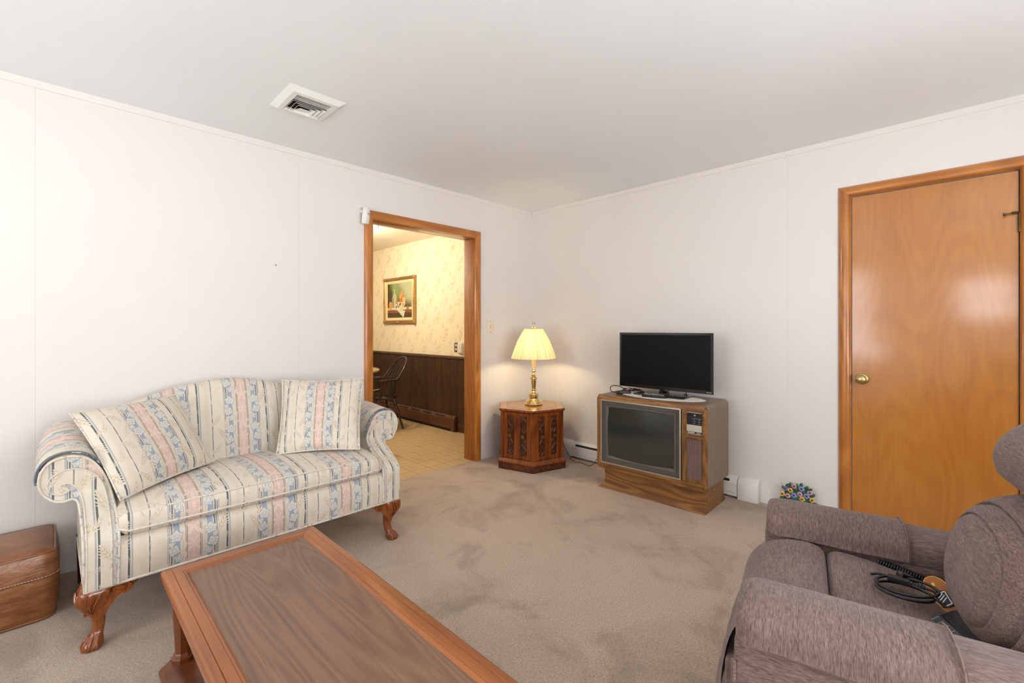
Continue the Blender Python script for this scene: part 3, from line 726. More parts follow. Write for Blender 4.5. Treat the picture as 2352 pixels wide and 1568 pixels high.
# carved cabriole front legs
def cab(sg):
    b = B(); dx, dy = sg * .70, -.70; ox, oy = CX + sg * .632, -.812
    tb = [(.238, .000, .052), (.225, .008, .056), (.205, .016, .054), (.185, .019, .048), (.165, .016, .040), (.145, .008, .032), (.12, .0, .0255), (.10, -.004, .0225), (.08, -.004, .0205), (.06, .0, .0205), (.050, .004, .0215), (.040, .010, .0245), (.027, .018, .030), (.014, .023, .0325), (.006, .024, .032), (.0, .023, .028)]
    rings = []
    for z, o, r in [tuple(p) for p in spl(tb, 3)]:
        rg = []
        for j in range(28):
            a = 2 * pi * j / 28; ad = math.atan2(dy, dx); rr = r * (1 + .10 * cos(4 * (a - ad)) * (1 if z > .05 else .3))
            if z < .045: rr *= 1 + .05 * cos(6 * (a - ad)) * sst((.045 - z) / .03)
            if z > .13: rr *= 1 + .05 * cos(14 * a + z * 90) * sst((z - .13) / .04)
            rg.append((ox + dx * o + rr * cos(a), oy + dy * o + rr * sin(a), z))
        rings.append(rg)
    b.loft(rings)
    # bracket wings either side of the knee
    for wx, wy in ((-sg, 0), (0, 1)):
        nx_, ny_ = (0, -1) if wx else (sg, 0)
        pts = [(.0, .238), (.128, .238), (.122, .222), (.105, .207), (.082, .194), (.056, .178), (.034, .150), (.018, .12), (.0, .12)]
        b.loft([[(ox + wx * a + nx_ * d, oy + wy * a + ny_ * d, z) for a, z in pts] for d in (.010, .040, .047)][0:2])
        # scroll relief on the wing
        sp = []
        for k in range(26):
            q = k / 25; an = q * 2.1 * 2 * pi * .75 + 1.0; r = .005 + .024 * q
            sp.append((ox + wx * (.066 - r * cos(an) * 1.25) + nx_ * (.0405 + .001), oy + wy * (.066 - r * cos(an) * 1.25) + ny_ * (.0405 + .001), .211 + r * sin(an) * .75))
        b.tube(sp, [.003 + .004 * k / 25 for k in range(26)], 6)
    ad = math.atan2(dy, dx)
    for k in range(-3, 4):     # acanthus leaf ribs down the knee
        a = ad + k * .33; ps = []
        for i in range(9):
            z = .222 - i * .0105; o = table([(p[0], p[1]) for p in tb[::-1]], z); r = table([(p[0], p[2]) for p in tb[::-1]], z)
            aa = ad + (a - ad) * (1 - .55 * (i / 8) ** 1.5)
            ps.append((ox + dx * o + (r + .002) * cos(aa), oy + dy * o + (r + .002) * sin(aa), z))
        b.tube(ps, [.004 * (1 - .6 * abs(i / 8 - .4)) for i in range(9)], 6)
    for k in (-1.1, -.36, .36, 1.1):    # toes
        a = ad + k
        b.tube([(ox + dx * .006 + .019 * cos(a), oy + dy * .006 + .019 * sin(a), .046), (ox + dx * .016 + .0255 * cos(a), oy + dy * .016 + .0255 * sin(a), .031), (ox + dx * .022 + .030 * cos(a), oy + dy * .022 + .030 * sin(a), .013), (ox + dx * .023 + .030 * cos(a), oy + dy * .023 + .030 * sin(a), .002)], [.004, .0065, .008, .006], 8)
    lg = mk('leg', b, M_leg, sofa, world=True, sm=50); lg['label'] = 'carved cabriole front leg with a claw foot'
cab(-1); cab(1)
for sg in (-1, 1):
    x0 = CX + sg * .652
    b = B().loft([[(x0 + sx * .026, -.19 + sy * .026 - .0, .24) for sx, sy in ((-1, -1), (1, -1), (1, 1), (-1, 1))], [(x0 + sx * .019, -.165 + sy * .019, 0) for sx, sy in ((-1, -1), (1, -1), (1, 1), (-1, 1))]])
    lg = mk('leg', b, M_darkleg, sofa, world=True, bev=.002); lg['label'] = 'plain dark square rear leg'

# throw pillows
def pillow(name, label, cn, thick, uvs, nrm_sign=1, sag=0.0):
    # cn: corner points TL, TR, BR, BL
    c0, c1, c2, c3 = [V(p) for p in cn]
    nn = (c1 - c0).cross(c3 - c0).normalized() * nrm_sign
    b = B(); b.uv = []; n = 26
    ctr = (c0 + c1 + c2 + c3) / 4
    random.seed(hash(label) % 97 if False else len(label))
    ph = [random.uniform(0, 6) for _ in range(6)]
    for side in (1, -1):
        def P(u, v):
            p = (c0 * (1 - u) + c1 * u) * (1 - v) + (c3 * (1 - u) + c2 * u) * v
            a, e = 2 * u - 1, 2 * v - 1
            pin = .045 * ((1 - a * a) * abs(e) ** 3 + 0) ; p2 = p + (ctr - p) * (.055 * (1 - a * a) * abs(e) ** 4 + .055 * (1 - e * e) * abs(a) ** 4)
            h = thick * (max(0, 1 - abs(a) ** 3.2) * max(0, 1 - abs(e) ** 3.2)) ** .62
            wr = .004 * sin(9 * u + ph[0] + 3 * v) * sin(7 * v + ph[1]) * (1 - abs(a) ** 6) * (1 - abs(e) ** 6)
            return p2 + nn * (h + wr) * side
        o = len(b.v)
        b.grid(P, n, n)
        for i in range(n):
            for j in range(n):
                u, v = i / (n - 1), j / (n - 1); b.uv.append((uvs[0] + uvs[1] * u, uvs[2] + v * uvs[3]))
    root = mk(name, b, M_sofa, sm=75)
    # welt round the seam, as a part
    e = []
    m_ = 14
    def edge(u, v):
        p = (c0 * (1 - u) + c1 * u) * (1 - v) + (c3 * (1 - u) + c2 * u) * v
        a, q = 2 * u - 1, 2 * v - 1
        return p + (ctr - p) * (.055 * (1 - a * a) * abs(q) ** 4 + .055 * (1 - q * q) * abs(a) ** 4)
    for k in range(m_): e.append(edge(k / m_, 0))
    for k in range(m_): e.append(edge(1, k / m_))
    for k in range(m_): e.append(edge(1 - k / m_, 1))
    for k in range(m_): e.append(edge(0, 1 - k / m_))
    mk('piping', B().tube(e, .0042, 8, closed=True), M_pipe, root, sm=70)
    return tag(root, label, 'pillow', 'throw pillows on the sofa')
pillow('throw_pillow', 'striped throw pillow slumped sideways against the left sofa arm', [(-3.489, -.42, .860), (-3.085, -.27, .885), (-2.945, -.44, .540), (-3.346, -.765, .530)], .062, (-.245, .49, 0, .45))
pillow('throw_pillow', 'striped throw pillow standing upright at the right end of the sofa', [(-2.560, -.280, .918), (-2.168, -.545, .918), (-2.298, -.750, .538), (-2.668, -.512, .534)], .058, (-.265, .53, .03, .48))
# loose arm covers
for sg, lb in ((-1, 'striped floral cover draped over the left sofa arm'), (1, 'striped floral cover draped over the right sofa arm')):
    A2 = AP[14:40]; b = B(); ys = [-.612, -.605] + [-.60 + .255 * k / 8 for k in range(1, 9)]
    def off(a, z, o):
        cxs, czs = .71, .628; d = V((a - cxs, z - czs)); d.normalize(); return a + d.x * o, z + d.y * o
    outer = []; inner = []
    for y in ys:
        outer.append([(CX + sg * off(a, z, .012)[0], y, off(a, z, .012)[1] + rise(y, z, sg)) for a, z in A2])
        inner.append([(CX + sg * off(a, z, .005)[0], y, off(a, z, .005)[1] + rise(y, z, sg)) for a, z in A2])
    n = len(A2); k = len(ys)
    rings = [outer[i] + inner[i][::-1] for i in range(k)]
    b.loft(rings)
    cv = mk('arm_cover', b, M_sofa, sm=50, uvf=lambda co, no, sg=sg: (co.y * .95 + .43, co.x * sg + co.z))
    mk('piping', B().tube([V(p) + V((0, -.002, .001)) for p in outer[0]], .0026, 8), plain('slate_piping', c('72838C'), .6, vary=.35, vs=60.0), cv, sm=70)
    tag(cv, lb, 'arm cover', 'loose sofa arm covers')

# ------------------------------------------------------------------ brown ottoman
t = thing('ottoman', 'brown leatherette cube ottoman beside the sofa by the left wall', 'ottoman', (-3.735, -.262, 0))
def rrect(hx_, hy_, r, n=6):
    p = []
    for cx_, cy_, a0 in ((hx_ - r, hy_ - r, 0), (-hx_ + r, hy_ - r, 90), (-hx_ + r, -hy_ + r, 180), (hx_ - r, -hy_ + r, 270)):
        for i in range(n + 1): a = radians(a0 + 90 * i / n); p.append((cx_ + r * cos(a), cy_ + r * sin(a)))
    return p
rings = []
for z, hx_, r in ((.0, .196, .05), (.010, .202, .055), (.05, .212, .06), (.11, .216, .06), (.17, .216, .06), (.22, .214, .055), (.262, .206, .045), (.28, .200, .04)): rings.append([(x, y, z) for x, y in rrect(hx_, hx_ - .008, r)])
mk('body', B().loft(rings), M_leather, t, sm=60)
rings = [[(x, y, z) for x, y in rrect(h, h - .008, r)] for z, h, r in ((.278, .199, .04), (.286, .190, .038), (.293, .15, .035), (.296, .09, .03), (.297, .03, .01))]
mk('top_panel', B().loft(rings), M_leather, t, sm=60)
for z, h, r in ((.281, .201, .041), (.008, .203, .055)): mk('piping', B().tube([(x, y, z) for x, y in rrect(h, h - .008, r)], .0045, 8, closed=True), M_leather, t, sm=70)
st = B(); pp = rrect(.2168, .2088, .060, 8); per = []
tot = [V((*p, 0)) for p in pp] ; tot.append(tot[0]); acc = 0
for a, e in zip(tot, tot[1:]):
    L0 = (e - a).length; kk = max(1, int(L0 / .0095)); d = (e - a) / kk
    for i in range(kk):
        p, q = a + d * (i + .12), a + d * (i + .8); st.tube([(p.x, p.y, .1855), (q.x, q.y, .1875)], .0016, 5)
mk('stitching', st, plain('pale_thread', c('C9AE94'), .7), t, sm=70)
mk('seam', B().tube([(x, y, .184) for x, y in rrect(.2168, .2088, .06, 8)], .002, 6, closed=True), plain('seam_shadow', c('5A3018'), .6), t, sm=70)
# ------------------------------------------------------------------ coffee table
cx0, cx1, cy1, cy0, cz = -3.285, -2.778, -1.303, -2.585, .42
t = thing('coffee_table', 'low cherry coffee table with walnut panel top in front of the sofa', 'coffee table', ((cx0 + cx1) / 2, (cy0 + cy1) / 2, 0))
def frame_side(pa, pb_, inward, prof, ma, nm='top_frame'):
    # mitred strip: profile (offset inward, z); inward is unit vec, along from pa to pb
    pa, pb_, iw = V(pa), V(pb_), V(inward); al = (pb_ - pa).normalized()
    r0 = [pa + iw * o + al * o + V((0, 0, z)) for o, z in prof]; r1 = [pb_ + iw * o - al * o + V((0, 0, z)) for o, z in prof]
    return mk(nm, B().loft([r0, r1]), ma, t, world=True, sm=25)
SZ = .125
P1 = [(.006, -.034), (.0, -.026), (.0, -.010), (.003, -.004), (.009, -.0005), (.026, -.0005), (.0275, -.0025), (.029, -.0005), (.052, .0), (.054, -.002), (.056, -.0005), (.0595, -.0005), (.0655, -.0065), (.068, -.0075), (.068, -.034)]
frame_side((cx0, cy0, cz), (cx0, cy1, cz), (1, 0, 0), P1, M_ctframe)
frame_side((cx1, cy1, cz), (cx1, cy0, cz), (-1, 0, 0), P1, M_ctframe)
frame_side((cx0, cy1, cz), (cx1, cy1, cz), (0, -1, 0), P1, M_ctframx)
frame_side((cx1, cy0, cz), (cx0, cy0, cz), (0, 1, 0), P1, M_ctframx)
mk('top_panel', B().box(cx0 + .066, cx1 - .066, cy0 + .066, cy1 - .066, cz - .028, cz - .0072), M_ctpanel, t, world=True)
# apron
b = B()
for x0, x1, y0, y1 in ((cx0 + .03, cx0 + .048, cy0 + .03, cy1 - .03), (cx1 - .048, cx1 - .03, cy0 + .03, cy1 - .03), (cx0 + .03, cx1 - .03, cy1 - .048, cy1 - .03), (cx0 + .03, cx1 - .03, cy0 + .03, cy0 + .048)): b.box(x0, x1, y0, y1, cz - .075, cz - .03)
mk('apron', b, M_ctdark, t, world=True)
for lx in (cx0 + .052, cx1 - .052):
    for ly in (cy1 - .055, cy0 + .055):
        b = B(); rings = []
        for z, r in ((SZ, .030), (SZ + .014, .0305), (SZ + .018, .026), (SZ + .024, .0245), (SZ + .03, .021), (.21, .0235), (.285, .0275), (.318, .0275), (.322, .0225), (.330, .0225)):
            rings.append([(lx + r / cos(pi / 8) * cos(pi / 8 + pi / 4 * j), ly + r / cos(pi / 8) * sin(pi / 8 + pi / 4 * j), z) for j in range(8)])
        b.loft(rings); b.box(lx - .027, lx + .027, ly - .027, ly + .027, .330, cz - .032)
        mk('leg', b, M_ctdark, t, world=True, sm=25)
def chamf(x0, x1, y0, y1, k): return [(x0 + k, y0), (x1 - k, y0), (x1, y0 + k), (x1, y1 - k), (x1 - k, y1), (x0 + k, y1), (x0, y1 - k), (x0, y0 + k)]
rings = []
for z, o in ((.0, .01), (.085, .01), (.092, .004), (.098, .0), (.112, .0), (.122, .006), (SZ, .012)):
    rings.append([(x, y, z) for x, y in chamf(cx0 - .012 + o, cx1 + .012 - o, cy0 - .012 + o, cy1 + .012 - o, .06)])
mk('base_shelf', B().loft(rings), M_ctdark, t, world=True, sm=25)
b = B().box(cx0 + .105, cx1 - .105, cy0 + .095, cy1 - .095, SZ, cz - .03)
cb = mk('storage_box', b, M_ctdark, t, world=True, bev=.004)
for yy in (cy1 - .127, (cy0 + cy1) / 2, cy0 + .127):
    for xs, sg in ((cx0 + .105, -1), (cx1 - .105, 1)):
        mk('stile', B().box(xs + sg * .0, xs + sg * .012, yy - .03, yy + .03, SZ + .002, cz - .032), M_ctdark, cb, world=True, bev=.002)
# ------------------------------------------------------------------ hexagonal cabinet
HX, HY0, HZ = -.44, -.39, .528
hexa = thing('hexagonal_cabinet', 'carved hexagonal end table cabinet standing in the room corner', 'end table', (HX, HY0, 0), 225)
def hexr(r, z, k=0): return [(r * cos(pi / 3 * j), r * sin(pi / 3 * j), z) for j in range(6)]
mk('plinth', B().loft([hexr(.343, 0), hexr(.343, .052)]), M_hexplinth, hexa, sm=25, bev=.003)
mk('base_molding', B().loft([hexr(r, z) for r, z in ((.335, .052), (.345, .055), (.348, .062), (.347, .070), (.341, .076), (.332, .080), (.322, .090), (.318, .093))]), M_hex, hexa, sm=25)
RB = .316
mk('body', B().loft([hexr(RB - .012, .09), hexr(RB - .012, .502)]), M_hex, hexa, sm=25)
mk('top', B().loft([hexr(r, z) for r, z in ((.305, .500), (.322, .503), (.330, .507), (.3355, .512), (.3365, .518), (.334, .5235), (.330, HZ - .001), (.30, HZ - .001))]), M_hex, hexa, sm=25)
tp = mk('top_panel', B().loft([hexr(r, z) for r, z in ((.327, HZ - .0015), (.3265, HZ))]), M_hextop, hexa, sm=25)
b = B()
for r0, r1 in ((.2555, .2590),):
    for k in range(6):
        a0, a1 = pi / 3 * k, pi / 3 * (k + 1)
        q = [(r * cos(a), r * sin(a)) for r, a in ((r0, a0), (r1, a0), (r1, a1), (r0, a1))]
        b.loft([[(x, y, z) for x, y in q] for z in (HZ - .001, HZ + .0006)])
mk('inlay_line', b, plain('inlay_line', c('6E4420'), .4), tp)
for k in range(6):
    a = pi / 3 * k; rr = RB + .001
    p = V((rr * cos(a), rr * sin(a), 0)); d1 = V((cos(a + 2 * pi / 3), sin(a + 2 * pi / 3), 0)); d2 = V((cos(a - 2 * pi / 3), sin(a - 2 * pi / 3), 0)); iw = V((-cos(a), -sin(a), 0))
    b = B()
    for dd in (d1, d2):
        n_ = V((dd.y, -dd.x, 0)); n_ = n_ if n_.dot(p) > 0 else -n_
        for s0, s1, o in ((0, .020, .002), (.022, .029, -.001)):
            q = [p + dd * s0 + n_ * o, p + dd * s1 + n_ * o, p + dd * s1 - n_ * .014, p + dd * s0 - n_ * .02]
            b.loft([[v + V((0, 0, z)) for v in q] for z in (.09, .502)])
    mk('corner_post', b, M_hex, hexa, sm=30)
# doors: two leaves on each face beside the front corner, plain panels behind
def scroll(fx, mir):
    # carved relief in leaf coords (x across, z up), returns list of tubes
    out = []
    def C(cx_, cz_, r0, r1, a0, turns, n=26): return [(cx_ + (r0 + (r1 - r0) * i / n) * cos(a0 + turns * 2 * pi * i / n), cz_ + (r0 + (r1 - r0) * i / n) * sin(a0 + turns * 2 * pi * i / n)) for i in range(n + 1)]
    for up in (1, -1):
        z0 = .297
        def tr(pts): return [(mir * x * 1.22, z0 + up * z) for x, z in pts]
        s1 = C(-.006, .148, .004, .0175, pi * 1.0, -1.25)     # outer end curl
        s2 = C(.004, .046, .004, .0165, 0.0, -1.25)           # curl near the knob
        body = spl([(s1[-1][0], s1[-1][1], 0), (.017, .136, 0), (.013, .105, 0), (-.004, .082, 0), (-.015, .062, 0), (s2[-1][0] - .002, s2[-1][1] - .004, 0)], 6)
        out.append((tr(s1), [.0034 + .0034 * i / 26 for i in range(27)])); out.append((tr([(p[0], p[1]) for p in body]), .0070)); out.append((tr(s2), [.0034 + .0034 * i / 26 for i in range(27)]))
        out.append((tr(C(-.006, .104, .003, .0065, 0, 1.1, 12)), .0026)); out.append((tr([(-.011, .094), (-.004, .098)]), .003))
    return out
for k in range(6):
    a0, a1 = pi / 3 * k, pi / 3 * (k + 1)
    A0, A1 = V((RB * cos(a0), RB * sin(a0), 0)), V((RB * cos(a1), RB * sin(a1), 0)); e = (A1 - A0).normalized(); n_ = V((e.y, -e.x, 0)); L0 = (A1 - A0).length
    n_ = n_ if n_.dot(A0) > 0 else -n_
    def W(x, d, z, A0=A0, e=e, n_=n_): return A0 + e * x + n_ * (d - .0115) + V((0, 0, z))
    if k not in (0, 5):
        b = B().loft([[W(x, d, z) for x, d in ((.03, 0), (L0 - .03, 0), (L0 - .03, .006), (.03, .006))] for z in (.096, .50)]); mk('back_panel', b, M_hex, hexa, sm=25); continue
    for h in (0, 1):
        x0, x1 = (.0305, L0 / 2 - .0012) if h == 0 else (L0 / 2 + .0012, L0 - .0305); xm = (x0 + x1) / 2
        b = B()
        pw = .031
        for xa, xb, za, zb, dd in ((x0, xm - pw, .097, .499, .008), (xm + pw, x1, .097, .499, .008), (xm - pw, xm + pw, .097, .128, .008), (xm - pw, xm + pw, .472, .499, .008)):
            b.loft([[W(x, d, z) for x, d in ((xa, 0), (xb, 0), (xb, dd), (xa, dd))] for z in (za, zb)])
        dr = mk('door', b, M_hex, hexa, sm=25, bev=.0015, seg=1)
        pnl = B()
        for xa, xb, za, zb, dd in ((xm - pw, xm + pw, .128, .472, .003), (xm - pw + .004, xm - pw + .0065, .132, .468, .006), (xm + pw - .0065, xm + pw - .004, .132, .468, .006)):
            pnl.loft([[W(x, d, z) for x, d in ((xa, 0), (xb, 0), (xb, dd), (xa, dd))] for z in (za, zb)])
        mir = 1 if (h == 0) == (k == 0) else -1
        for pts, r in scroll(0, mir): pnl.tube([W(xm + x, .0042, z) for x, z in pts], r, 8)
        mk('carved_panel', pnl, M_hexd, dr, sm=50)
        z0 = .297; R3 = Matrix((( e.x, 0, n_.x), (e.y, 0, n_.y), (0, 1, 0))).to_4x4() if False else None
        yax = V((0, 0, 1)); M4 = Matrix.Identity(4)
        for r_, col in enumerate((e, yax, n_)):
            for q in range(3): M4[q][r_] = col[q]
        M4.translation = W(xm, .004, z0)
        mk('knob', B().lathe([(.001, 0), (.009, 0), (.007, .008), (.008, .011), (.0165, .014), (.0175, .018), (.0165, .0205), (.0125, .0205), (.012, .0192), (.0085, .0192), (.008, .0205), (.004, .0215), (.001, .0216)], frame=M4, n=28), M_brassold, dr, sm=25)

# ------------------------------------------------------------------ table lamp
LX, LY = -.42, -.402
lamp = thing('table_lamp', 'brass candlestick lamp with pleated cream shade on the hexagonal cabinet', 'lamp', (LX, LY, HZ + .0006))
px = [(1440, 138), (1432, 144), (1418, 147), (1408, 143), (1398, 136), (1388, 136), (1378, 128), (1366, 114), (1352, 103), (1346, 98), (1340, 86), (1332, 80), (1328, 80), (1272, 80), (1266, 82), (1258, 76), (1252, 62), (1246, 42), (1240, 36), (1232, 31), (1210, 30), (1204, 36), (1197, 48), (1190, 48), (1184, 38), (1176, 33), (1168, 34), (1046, 48), (1040, 50), (1037, 36), (1030, 36), (1018, 56), (1008, 62), (1000, 60), (990, 40), (984, 26), (976, 26), (970, 40), (963, 45), (956, 36), (948, 21), (940, 18), (914, 18), (906, 24), (896, 38), (886, 47), (876, 40), (868, 26), (858, 19), (832, 18)]
prof = [(.001, 0)] + [(r / 1774, max(0, (1440 - y) / 1774)) for y, r in px] + [(.001, (1440 - 832) / 1774)]
mk('base', B().lathe(prof[:19] + [(.001, prof[18][1] + .0001)], n=48), M_brass, lamp, sm=32)
mk('stem', B().lathe([(.001, prof[18][1])] + prof[18:], n=40), M_brass, lamp, sm=32)
M_candle = mat('candle_sleeve', lambda: pb(c('E9C987'), .45, sub=0.0))
zc = (1440 - 832) / 1774
mk('candle_sleeve', B().lathe([(.001, zc), (.0195, zc), (.0197, zc + .082), (.017, zc + .084), (.001, zc + .084)], n=28), M_candle, lamp)
mk('socket', B().lathe([(.001, zc + .083), (.015, zc + .083), (.016, zc + .12), (.010, zc + .125), (.001, zc + .125)], n=20), M_brass, lamp)
M_bulb = mat('lit_bulb', lambda: pb((1, .85, .6), .3, emit=(1.0, .70, .34), estr=25.0))
mk('bulb', B().ell((0, 0, zc + .165), .028, .028, .04, 16, 10), M_bulb, lamp)
hp = [(.0, -.022, zc + .115), (0, -.055, zc + .16), (0, -.06, zc + .22), (0, -.03, zc + .285), (0, 0, zc + .297), (0, .03, zc + .285), (0, .06, zc + .22), (0, .055, zc + .16), (0, .022, zc + .115)]
mk('harp', B().tube(spl(hp, 5), .0018, 8), M_brass, lamp, sm=70)
def f_shade():
    o = tc(); x, y, z = sep(o); a = m('ARCTAN2', y, x)
    pl = noise(vec(nsin(a) * 14.0, m('COSINE', a) * 14.0, z * 1.5), 1.0, 3.0, .6); fine = noise(vec(nsin(a) * 70.0, m('COSINE', a) * 70.0, z * 2.0), 1.0, 2.0)
    pl = ss(.30, .70, pl); col = mix(pl, c('DDC48E'), c('F3E4C0'))
    d = node('ShaderNodeBsdfDiffuse'); put(d.inputs[0], col); tr = node('ShaderNodeBsdfTranslucent'); put(tr.inputs[0], mix(pl, c('D2B47A'), c('F8EBCB')))
    nb = bump(pl + fine * .4, .5, .01); put(d.inputs['Normal'], nb)
    mx = node('ShaderNodeMixShader'); mx.inputs[0].default_value = .34
    T.links.new(d.outputs[0], mx.inputs[1]); T.links.new(tr.outputs[0], mx.inputs[2]); return mx.outputs[0]
M_shade = mat('pleated_shade', f_shade)
sp_ = [(1440 - y, r) for y, r in ((684, 367), (660, 360), (600, 340), (500, 303), (400, 263), (300, 208), (250, 178), (205, 148), (200, 145))]
rings = []
def plt(r, z, a): return r + .0022 * sin(46 * a + 1.3 * sin(5 * a)) * (.6 + .4 * sin(3 * a + 1))
b = B().lathe([(r / 1774, z / 1774) for z, r in sp_], n=184, fn=plt, cap=False)
sh = mk('lamp_shade', b, M_shade, lamp, sm=60, fixn=False)
M_trim = plain('shade_trim', c('D9C08A'), .6)
mk('shade_trim', B().tube([(.207 * cos(2 * pi * k / 64), .207 * sin(2 * pi * k / 64), .4265) for k in range(64)], .0024, 6, closed=True), M_trim, sh, sm=70)
mk('shade_trim', B().tube([(.082 * cos(2 * pi * k / 48), .082 * sin(2 * pi * k / 48), .699) for k in range(48)], .002, 6, closed=True), M_trim, sh, sm=70)
sb = B()
for k in range(3): sb.tube([(0, 0, .688), (.08 * cos(2.1 * k), .08 * sin(2.1 * k), .697)], .0012, 6)
mk('shade_spider', sb, M_brass, sh)
fin = mk('finial', B().lathe([(.001, .688), (.010, .690), (.006, .700), (.012, .706), (.014, .712), (.006, .722), (.001, .724)], n=16), M_brasssatin, lamp)
fb = B()
for k in range(6):
    a = pi / 3 * k; fb.ell((.014 * cos(a), .014 * sin(a), .714), .010, .006, .003, 8, 6, M=Matrix.Rotation(a, 3, 'Z') @ Matrix.Rotation(-.5, 3, 'Y'))
mk('flower', fb, plain('finial_green', c('C9D08A'), .5), fin)
bb = B().ell((.0, .0, .732), .008, .008, .012, 10, 8).ell((.004, 0, .746), .006, .006, .006, 10, 8)
mk('bird', bb, plain('finial_cream', c('EBDFC4'), .5), fin)
wbb = B().tube(spl([(0, .004, .742), (0, .012, .752), (-.002, .020, .772)], 4), [.0028, .0026, .0026, .0024, .0022, .002, .0016, .0012, .0006], 6).tube(spl([(0, -.004, .742), (0, -.010, .75), (-.002, -.017, .764)], 4), [.0028, .0026, .0026, .0024, .0022, .002, .0016, .0012, .0006], 6)
mk('wing', wbb, plain('finial_grey', c('7E8380'), .5), fin)
mk('cord', B().tube(spl([(.06, .05, .004), (.10, .09, .006), (.135, .115, .012), (.18, .17, .0035), (.225, .215, .0035), (.250, .240, -.02), (.255, .245, -.10)], 5), .0028, 8), plain('brown_cord', c('6A4A2A'), .5), lamp, sm=70)
# ------------------------------------------------------------------ console television
con = thing('console_television', 'old wood cabinet television on a flared plinth against the right wall', 'console television', (-.53, -1.6, 0), -88)
X0, X1, Z0, Z1, Y0, Y1 = -.410, .430, .157, .723, -.025, .405
# flared plinth
def rr_(x0, x1, y0, y1, z): return [(x0, y0, z), (x1, y0, z), (x1, y1, z), (x0, y1, z)]
mk('plinth', B().loft([rr_(-.408, .408, .0, .40, 0), rr_(-.408, .408, .0, .40, .004), rr_(-.366, .402, .030, .375, .036), rr_(-.366, .402, .030, .375, Z0)]), M_con, con, sm=20)
# carcass as an open fronted box with chamfered edges
k = .022
oct_ = [(X0 + k, Z0), (X1 - k, Z0), (X1, Z0 + k), (X1, Z1 - k), (X1 - k, Z1), (X0 + k, Z1), (X0, Z1 - k), (X0, Z0 + k)]
ocf = [(lerp((X0 + X1) / 2, x, .985 if 0 else 1), z) for x, z in oct_]
def shr(o): return [(X0 + k + o * 0, Z0 + o), (X1 - k, Z0 + o), (X1 - o, Z0 + k), (X1 - o, Z1 - k), (X1 - k, Z1 - o), (X0 + k, Z1 - o), (X0 + o, Z1 - k), (X0 + o, Z0 + k)]
b = B().loft([[(x, y, z) for x, z in shr(o)] for y, o in ((Y0 + .018, .0), (Y1 - .01, .0), (Y1, .01))])
mk('cabinet', b, M_conside, con, sm=20)
# wooden front frame pieces
BX0, BX1, BZ0, BZ1 = -.369, .257, .205, .688        # picture tube bezel opening
CX0_, CX1_ = .276, .414
def fb_(x0, x1, z0, z1, ma, y1=Y0 + .02, y0=Y0, nm='front_frame', bev=.002): return mk(nm, B().box(x0, x1, y0, y1, z0, z1), ma, con, bev=bev, seg=1)
fr = [(Y0 + .0185, .0), (Y0 + .004, .012), (Y0, .018)]
def side(poly0, poly1, ma): return mk('front_frame', B().loft([poly0, poly1]), ma, con, sm=20)
# left and right posts with chamfered outer corner
side([(X0, Y0 + .0185, Z0 + k), (X0 + .004, Y0 + .006, Z0 + k), (X0 + .016, Y0, Z0 + k), (BX0, Y0, Z0 + k), (BX0, Y0 + .0185, Z0 + k)], [(X0, Y0 + .0185, Z1 - k), (X0 + .004, Y0 + .006, Z1 - k), (X0 + .016, Y0, Z1 - k), (BX0, Y0, Z1 - k), (BX0, Y0 + .0185, Z1 - k)], M_conz)
side([(X1, Y0 + .0185, Z0 + k), (X1 - .016, Y0, Z0 + k), (CX1_ - .006, Y0, Z0 + k), (CX1_ - .006, Y0 + .0185, Z0 + k)], [(X1, Y0 + .0185, Z1 - k), (X1 - .016, Y0, Z1 - k), (CX1_ - .006, Y0, Z1 - k), (CX1_ - .006, Y0 + .0185, Z1 - k)], M_conz)
# rails top and bottom
side([(X0 + .012, Y0 + .0185, Z1), (X0 + .014, Y0 + .004, Z1 - .006), (X0 + .016, Y0, Z1 - k + .001), (BX0, Y0, BZ1), (BX0, Y0 + .0185, BZ1)], [(X1 - .012, Y0 + .0185, Z1), (X1 - .014, Y0 + .004, Z1 - .006), (X1 - .016, Y0, Z1 - k + .001), (CX1_, Y0, BZ1), (CX1_, Y0 + .0185, BZ1)], M_con)
side([(X0 + .012, Y0 + .0185, Z0), (X0 + .014, Y0 + .004, Z0 + .004), (X0 + .016, Y0, Z0 + k - .001), (BX0, Y0, BZ0), (BX0, Y0 + .0185, BZ0)], [(X1 - .012, Y0 + .0185, Z0), (X1 - .014, Y0 + .004, Z0 + .004), (X1 - .016, Y0, Z0 + k - .001), (CX1_, Y0, BZ0), (CX1_, Y0 + .0185, BZ0)], M_con)
mk('groove', B().box(X0 + .02, X1 - .02, Y0 - .0004, Y0 + .001, .181, .1825), M_dark, con)
mk('groove', B().box(BX1 + .001, CX0_ - .012, Y0 + .006, Y0 + .017, BZ0, BZ1), M_dark, con)
fb_(CX0_ - .013, CX0_ - .003, BZ0, BZ1, M_conz)
